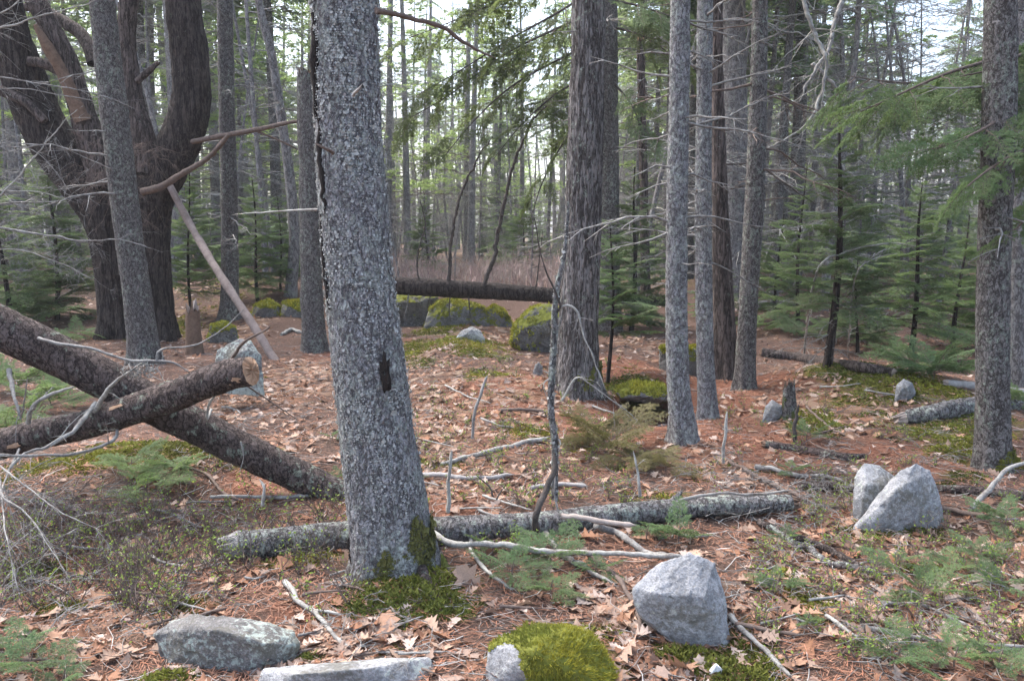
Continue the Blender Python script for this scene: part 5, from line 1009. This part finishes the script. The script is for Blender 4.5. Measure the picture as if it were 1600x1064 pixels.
stick('dark bent twig arching over fir sprigs near sloping log', [(258, 730), (320, 745), (350, 775), (375, 790)], 4, 4, 'twig_brown', 13, 3)
stick('straight pale stick under the lower end of the sloping log', [(330, 783), (400, 782), (480, 781)], 5, 5, 'twig_pale', 14, 1)
stick('thin pale upright stick on the leafy clearing', [(738, 690), (742, 640, gy(738, 690) + .02), (762, 588, gy(738, 690) + .1)], 4, 4, 'twig_grey', 15, 0)
stick('pale pole lying across leaves behind the long lichen-blotched log', [(690, 730), (760, 712), (856, 688)], 6, 8, 'twig_pale', 16, 1)
stick('second pale pole lying lower across leaves behind the long log', [(660, 748), (740, 752), (800, 748)], 7, 6, 'wood_grey', 17, 1)
stick('stout dead stick near the crook of the lichen-crusted sapling', [(830, 768), (880, 762), (916, 764)], 6, 6, 'wood_grey', 18, 0)
stick('short dark stick lying on red needles before the fissured pine', [(780, 646), (815, 644), (850, 647)], 5, 5, 'twig_brown', 19, 0)
stick('bleached stick leaning up in front of the speckled trunk', [(1518, 800), (1545, 765, gy(1518, 800) + .05), (1575, 735, gy(1518, 800) + .08), (1610, 718, gy(1518, 800) + .1)], 8, 5, 'twig_pale', 20, 2)
stick('thin bare stake standing near the slender flaky spruce', [(1130, 728), (1132, 690, gy(1130, 728)), (1136, 645, gy(1130, 728))], 5, 4, 'twig_pale', 21, 0)
stick('dark charred spike standing beside the mossy splintered stump', [(1242, 695), (1243, 665, gy(1242, 695)), (1246, 632, gy(1242, 695))], 6, 4, 'twig_dark', 22, 1)
stick('crooked brown stick lying beyond the notched boulders', [(1260, 640), (1290, 668), (1320, 685)], 4, 3, 'twig_brown', 23, 1)
stick('long thin stick trailing across leaves far right of pointed boulder', [(1350, 988), (1430, 1005), (1520, 1015), (1610, 1020)], 7, 5, 'twig_grey', 24, 2)
stick('short grey stick beside a rust leaf right of pointed boulder', [(1290, 970), (1330, 1000), (1370, 1020)], 6, 4, 'twig_pale', 25, 1)
stick('grey stick angling between leaves below the forked lichened stick', [(1420, 945), (1470, 965), (1510, 985)], 5, 4, 'twig_grey', 26, 1)
stick('brown stick half buried below the pointed boulder', [(1150, 985), (1190, 990), (1250, 1000)], 7, 5, 'twig_brown', 27, 1)
stick('slim stick lying behind the dark thin log', [(1470, 800), (1510, 808), (1545, 815)], 8, 6, 'twig_brown', 28, 0)
stick('curved pale stick on leaves behind the broken-ended log', [(440, 525), (455, 518), (470, 522)], 5, 5, 'twig_pale', 29, 0)
stick('tangled grey stick in the twig pile beside the notched boulders', [(1180, 735), (1240, 745), (1300, 752), (1345, 770)], 7, 5, 'twig_grey', 30, 6, tl=.3)
stick('second tangled brown stick in the twig pile beside the notched boulders', [(1130, 720), (1200, 760), (1270, 790), (1320, 800)], 6, 4, 'twig_brown', 31, 8, tl=.3)
stick('dark branch lying in the twig pile just left of the notched boulders', [(1250, 765), (1300, 768), (1350, 772)], 11, 8, 'bark_log', 32, 6, tl=.25)
stick('fine branch drooping over the end of the long lichen-blotched log', [(1060, 782, yS + .5), (1120, 770, yS + .48), (1190, 772, yS + .45), (1235, 765, yS + .4)], 5, 3, 'twig_grey', 33, 8, tl=.2)
r3 = np.random.default_rng(95)
for k in range(70):
    px_, py_ = r3.uniform(20, 1590), r3.uniform(590, 1050); a = r3.uniform(-.5, .5); Lp = r3.uniform(30, 85); wv = r3.uniform(2.5, 5) * (.5 + (py_ - 500) / 700)
    tc = k % 3; zn = 'behind the long lichen-blotched log' if py_ < 800 else 'in front of the long lichen-blotched log'
    stick('thin bare %s twig lying loose %s' % (['grey', 'pale', 'brown'][tc], zn), [(px_, py_), (px_ + Lp * .5 * math.cos(a), py_ + Lp * .4 * math.sin(a) + r3.uniform(-4, 4)), (px_ + Lp * math.cos(a), py_ + Lp * .8 * math.sin(a))], wv, wv * .6, ['twig_grey', 'twig_pale', 'twig_brown'][k % 3], 700 + k, 1, 'fallen_twig', 'twig', .08, 'loose %s twigs %s' % (['grey', 'pale', 'brown'][tc], zn))

# ------------------------------------------------------------------ fir sprigs and low plants
SG = 'fir sprigs on the forest floor'
def sprig(px, py, wp, kind, label, n=5, seed=0, flat=.2):
    rr = np.random.default_rng(seed); b = G(px, py); s = wpx(wp, b); t = thing('fir_sprig', label, 'fir sprig', b, SG)
    st = tube(np.array([b - [0, 0, .02], b + [0, 0, .03 + .06 * s], b + [.01, 0, .06 + .12 * s]]), [.004, .003, .002], 5); link('stem', mk_mesh('stem', [(*st, 0)], M['twig_brown'], True, b), t)
    for k in range(n): place(t, b, B[kind][rr.integers(3)], b + [0, 0, .03 + .1 * s * rr.random()], k * 6.28 / n + rr.uniform(-.5, .5), flat + R(rr.uniform(-8, 30)), s * rr.uniform(.6, 1.0) * (1.25 if kind == 'bronze' else 1), R(rr.uniform(-30, 30)))
for i, (px, py, wp, kind, n, lab) in enumerate([
    (860, 880, 95, 'fine_h', 7, 'spreading fir sprigs between mossy roots and moss-cushioned boulder'), (800, 905, 85, 'fine_h', 6, 'spreading fir sprigs between mossy roots and moss-cushioned boulder'), (860, 935, 70, 'fine', 6, 'spreading fir sprigs between mossy roots and moss-cushioned boulder'), (930, 905, 60, 'fine_h', 5, 'spreading fir sprigs between mossy roots and moss-cushioned boulder'), (770, 870, 60, 'fine_h', 5, 'spreading fir sprigs between mossy roots and moss-cushioned boulder'),
    (1060, 850, 75, 'fine_h', 6, 'fir sprigs just behind the pointed pale boulder'), (1010, 845, 50, 'fine_h', 5, 'fir sprigs just behind the pointed pale boulder'),
    (950, 705, 100, 'bronze', 9, 'bronze-green juniper tuft in front of the dark hollow'), (985, 730, 80, 'bronze', 8, 'bronze-green juniper tuft in front of the dark hollow'), (1040, 740, 60, 'bronze', 6, 'bronze-green juniper tuft in front of the dark hollow'), (1000, 650, 60, 'bronze', 7, 'bronze-green juniper tuft in front of the dark hollow'), (920, 690, 60, 'bronze', 7, 'bronze-green juniper tuft in front of the dark hollow'),
    (1225, 850, 45, 'fine_h', 5, 'small sprig under the reddish brown stick'), (1215, 925, 60, 'fine_h', 5, 'small sprigs right of pointed boulder'), (1260, 985, 45, 'fine', 5, 'small sprigs right of pointed boulder'),
    (1440, 940, 80, 'fine', 6, 'fir sprigs among the leaves below the notched boulders'), (1400, 890, 60, 'fine_h', 5, 'fir sprigs among the leaves below the notched boulders'), (1490, 900, 60, 'fine', 5, 'fir sprigs among the leaves below the notched boulders'), (1530, 880, 60, 'fine_h', 5, 'fir sprigs among the leaves below the notched boulders'), (1570, 830, 80, 'fine_h', 6, 'fir sprigs among the leaves below the notched boulders'),
    (1560, 930, 80, 'fine_h', 6, 'fir sprigs among the leaves below the notched boulders'), (1400, 1050, 100, 'fine_h', 6, 'fir sprigs trailing in front of the long thin trailing stick'), (1490, 1045, 90, 'fine', 6, 'fir sprigs trailing in front of the long thin trailing stick'), (1560, 1050, 80, 'fine_h', 6, 'fir sprigs trailing in front of the long thin trailing stick'),
    (50, 1055, 90, 'fine_h', 6, 'bright fir sprigs left of the lichen-blotched boulder'), (15, 1030, 70, 'fine_h', 6, 'bright fir sprigs left of the lichen-blotched boulder'), (100, 1080, 70, 'fine_h', 6, 'bright fir sprigs left of the lichen-blotched boulder'),
    (230, 775, 90, 'fine', 7, 'dark green pine seedling under the crossed logs'), (270, 745, 80, 'fine', 7, 'dark green pine seedling under the crossed logs'), (205, 740, 70, 'fine', 7, 'dark green pine seedling under the crossed logs'), (80, 640, 120, 'fir', 9, 'low fir boughs under the sloping log'), (30, 610, 120, 'fir', 9, 'low fir boughs under the sloping log'), (10, 680, 90, 'fir', 7, 'low fir boughs under the sloping log'), (60, 500, 110, 'fir', 9, 'low green fir behind the sloping log'), (120, 530, 70, 'hemlock', 7, 'low green fir behind the sloping log'),
    (1460, 590, 110, 'hemlock', 12, 'low spreading green fir beside the mossy mound'), (1420, 575, 90, 'hemlock', 10, 'low spreading green fir beside the mossy mound'), (1260, 690, 55, 'hemlock', 6, 'green seedling beside the dark charred spike'), (1235, 745, 40, 'fine_h', 5, 'green seedling beside the dark charred spike'), (1260, 530, 90, 'fir_dark', 9, 'low dark fir behind the thin brown log'), (1350, 540, 100, 'fir_dark', 10, 'low dark fir behind the thin brown log'), (1190, 520, 60, 'fir', 7, 'low dark fir behind the thin brown log'), (1590, 640, 70, 'fir', 7, 'fir sprig at the buried end of the pale weathered log'), (520, 690, 40, 'fine_h', 4, 'tiny fir seedling left of the lichen-flaked trunk'), (530, 755, 30, 'fine_h', 4, 'tiny fir seedling left of the lichen-flaked trunk')]):
    sprig(px, py, wp, kind, lab, n, 800 + i)
# low leafing shrubs (blueberry), one tangle
def shrubs():
    rr = np.random.default_rng(96); wood, leaf, wc, lc = [], [], [], []
    spots = [(rr.normal(330, 150), rr.normal(870, 55)) for _ in range(110)] + [(rr.uniform(0, 230), rr.uniform(830, 960)) for _ in range(70)] + [(rr.uniform(540, 1000), rr.uniform(530, 800)) for _ in range(260)] + [(rr.uniform(1180, 1600), rr.uniform(830, 1040)) for _ in range(130)] + [(rr.uniform(1100, 1600), rr.uniform(620, 800)) for _ in range(60)] + [(rr.uniform(680, 830), rr.uniform(820, 880)) for _ in range(16)] + [(rr.uniform(1250, 1380), rr.uniform(740, 830)) for _ in range(40)]
    for px, py in spots:
        if not (-40 < px < 1640 and 560 < py < 1070): continue
        b = G(px, py)
        hgt = rr.uniform(.07, .24) if px < 600 and py > 800 else rr.uniform(.04, .11)
        for k in range(rr.integers(3, 7)):
            a = rr.uniform(0, 6.28); d = np.array([math.cos(a) * .6, math.sin(a) * .6, 1]) * hgt * rr.uniform(.5, 1.1); m = 5; t = np.linspace(0, 1, m)[:, None]
            q = b + d * t + rr.normal(0, .012, (m, 3)) * t; V, f = tube(q, .0018 * (1 - .6 * t[:, 0]) + .0005, 3); wood.append((V, f, 0))
            stems = [q]
            for j in range(rr.integers(2, 5)):
                i = rr.integers(1, m - 1); d2 = d * .45 + rr.normal(0, .4, 3) * hgt; q2 = q[i] + d2 * np.linspace(0, .8, 4)[:, None]; V, f = tube(q2, [.0009, .0008, .0007, .0005], 3); wood.append((V, f, 0)); stems.append(q2)
            for s in stems:
                for _ in range(rr.integers(0, 4)):
                    p = s[rr.integers(1, len(s))]; dd = rr.normal(0, 1, 3); dd[2] = abs(dd[2]) * .8; dd /= np.linalg.norm(dd); w_ = np.cross(dd, rr.normal(0, 1, 3)); w_ /= np.linalg.norm(w_); l = rr.uniform(.008, .018); leaf.append(np.stack([p, p + dd * l * .5 + w_ * l * .28, p + dd * l, p + dd * l * .5 - w_ * l * .28]))
    L = np.vstack(leaf); return mk_mesh('low_shrubs', wood + [(L, np.arange(len(L)).reshape(-1, 4), 1)], [M['twig_brown'], M['sprig']], False)
tag(link('low_shrubs', shrubs()), 'low twiggy shrubs with tiny yellow-green buds covering the ground', 'shrubs', kind='stuff')
# fine dead twig tangles near the ground
def tangles():
    rr = np.random.default_rng(97); bl = []
    for (cx, cy, sx, sy, n, L) in [(60, 820, 60, 60, 60, .35), (300, 880, 130, 40, 70, .22), (130, 930, 80, 40, 30, .2), (1450, 960, 90, 50, 40, .2), (700, 620, 90, 50, 20, .2), (150, 790, 60, 25, 26, .3), (1270, 770, 70, 25, 60, .3), (1150, 745, 60, 20, 26, .3), (1250, 800, 60, 20, 40, .3), (380, 690, 50, 30, 24, .3), (1440, 700, 90, 30, 24, .35), (430, 630, 60, 30, 20, .4), (1200, 880, 60, 40, 26, .25), (1330, 970, 90, 40, 26, .25), (560, 980, 60, 40, 16, .2), (1000, 780, 60, 20, 18, .25)]:
        for k in range(n):
            b = G(np.clip(rr.normal(cx, sx), 0, 1600), np.clip(rr.normal(cy, sy), 560, 1060)); a = rr.uniform(0, 6.28); bl += branch_blocks(b + [0, 0, rr.uniform(0, .08)], [math.cos(a), math.sin(a), rr.uniform(-.05, .5)], L * rr.uniform(.4, 1.1), .0024, 5000 + int(cx) + k, .3, 6, 3, .2, .5)
    return mk_mesh('twig_tangle', bl, M['twig_grey'])
tag(link('twig_tangle', tangles()), 'fine dead grey twig tangles caught around logs and boulders', 'twigs', kind='stuff')
# little white things
q = G(1116, 1062); V = np.array([[-.022, 0, 0], [.02, .005, 0], [.03, .004, .035], [.005, -.004, .055], [-.012, .006, .04], [-.02, .03, 0], [.02, .03, 0], [.012, .028, .045]]); f = np.array([[0, 1, 3], [1, 2, 3], [0, 3, 4], [0, 4, 5], [4, 7, 5], [4, 3, 7], [3, 2, 7], [2, 6, 7], [1, 6, 2], [5, 7, 6]])
o = link('paper_scrap', mk_mesh('paper_scrap', [(V, f, 0)], wood_mat('paper', (.62, .62, .66), (.8, .8, .82)), False), None, q); tag(o, 'crumpled bright white scrap half hidden in the moss', 'scrap')

# ------------------------------------------------------------------ thin volume added to pale the far trees, standing in for lens glare
bm = bmesh.new(); bmesh.ops.create_cube(bm, size=1); me = bpy.data.meshes.new('glare_haze'); bm.to_mesh(me); bm.free()
hz = link('glare_haze', me, None, (0, 0, 11)); hz.scale = (1600, 1600, 28); hz['kind'] = 'stuff'
hm = bpy.data.materials.new('glare_haze'); hm.use_nodes = True; ht = hm.node_tree; ht.nodes.remove(ht.nodes['Principled BSDF'])
pv = ht.nodes.new('ShaderNodeVolumePrincipled'); pv.inputs['Density'].default_value = .0010; pv.inputs['Color'].default_value = (.94, .96, 1, 1)
ht.links.new(pv.outputs[0], ht.nodes['Material Output'].inputs['Volume']); me.materials.append(hm)
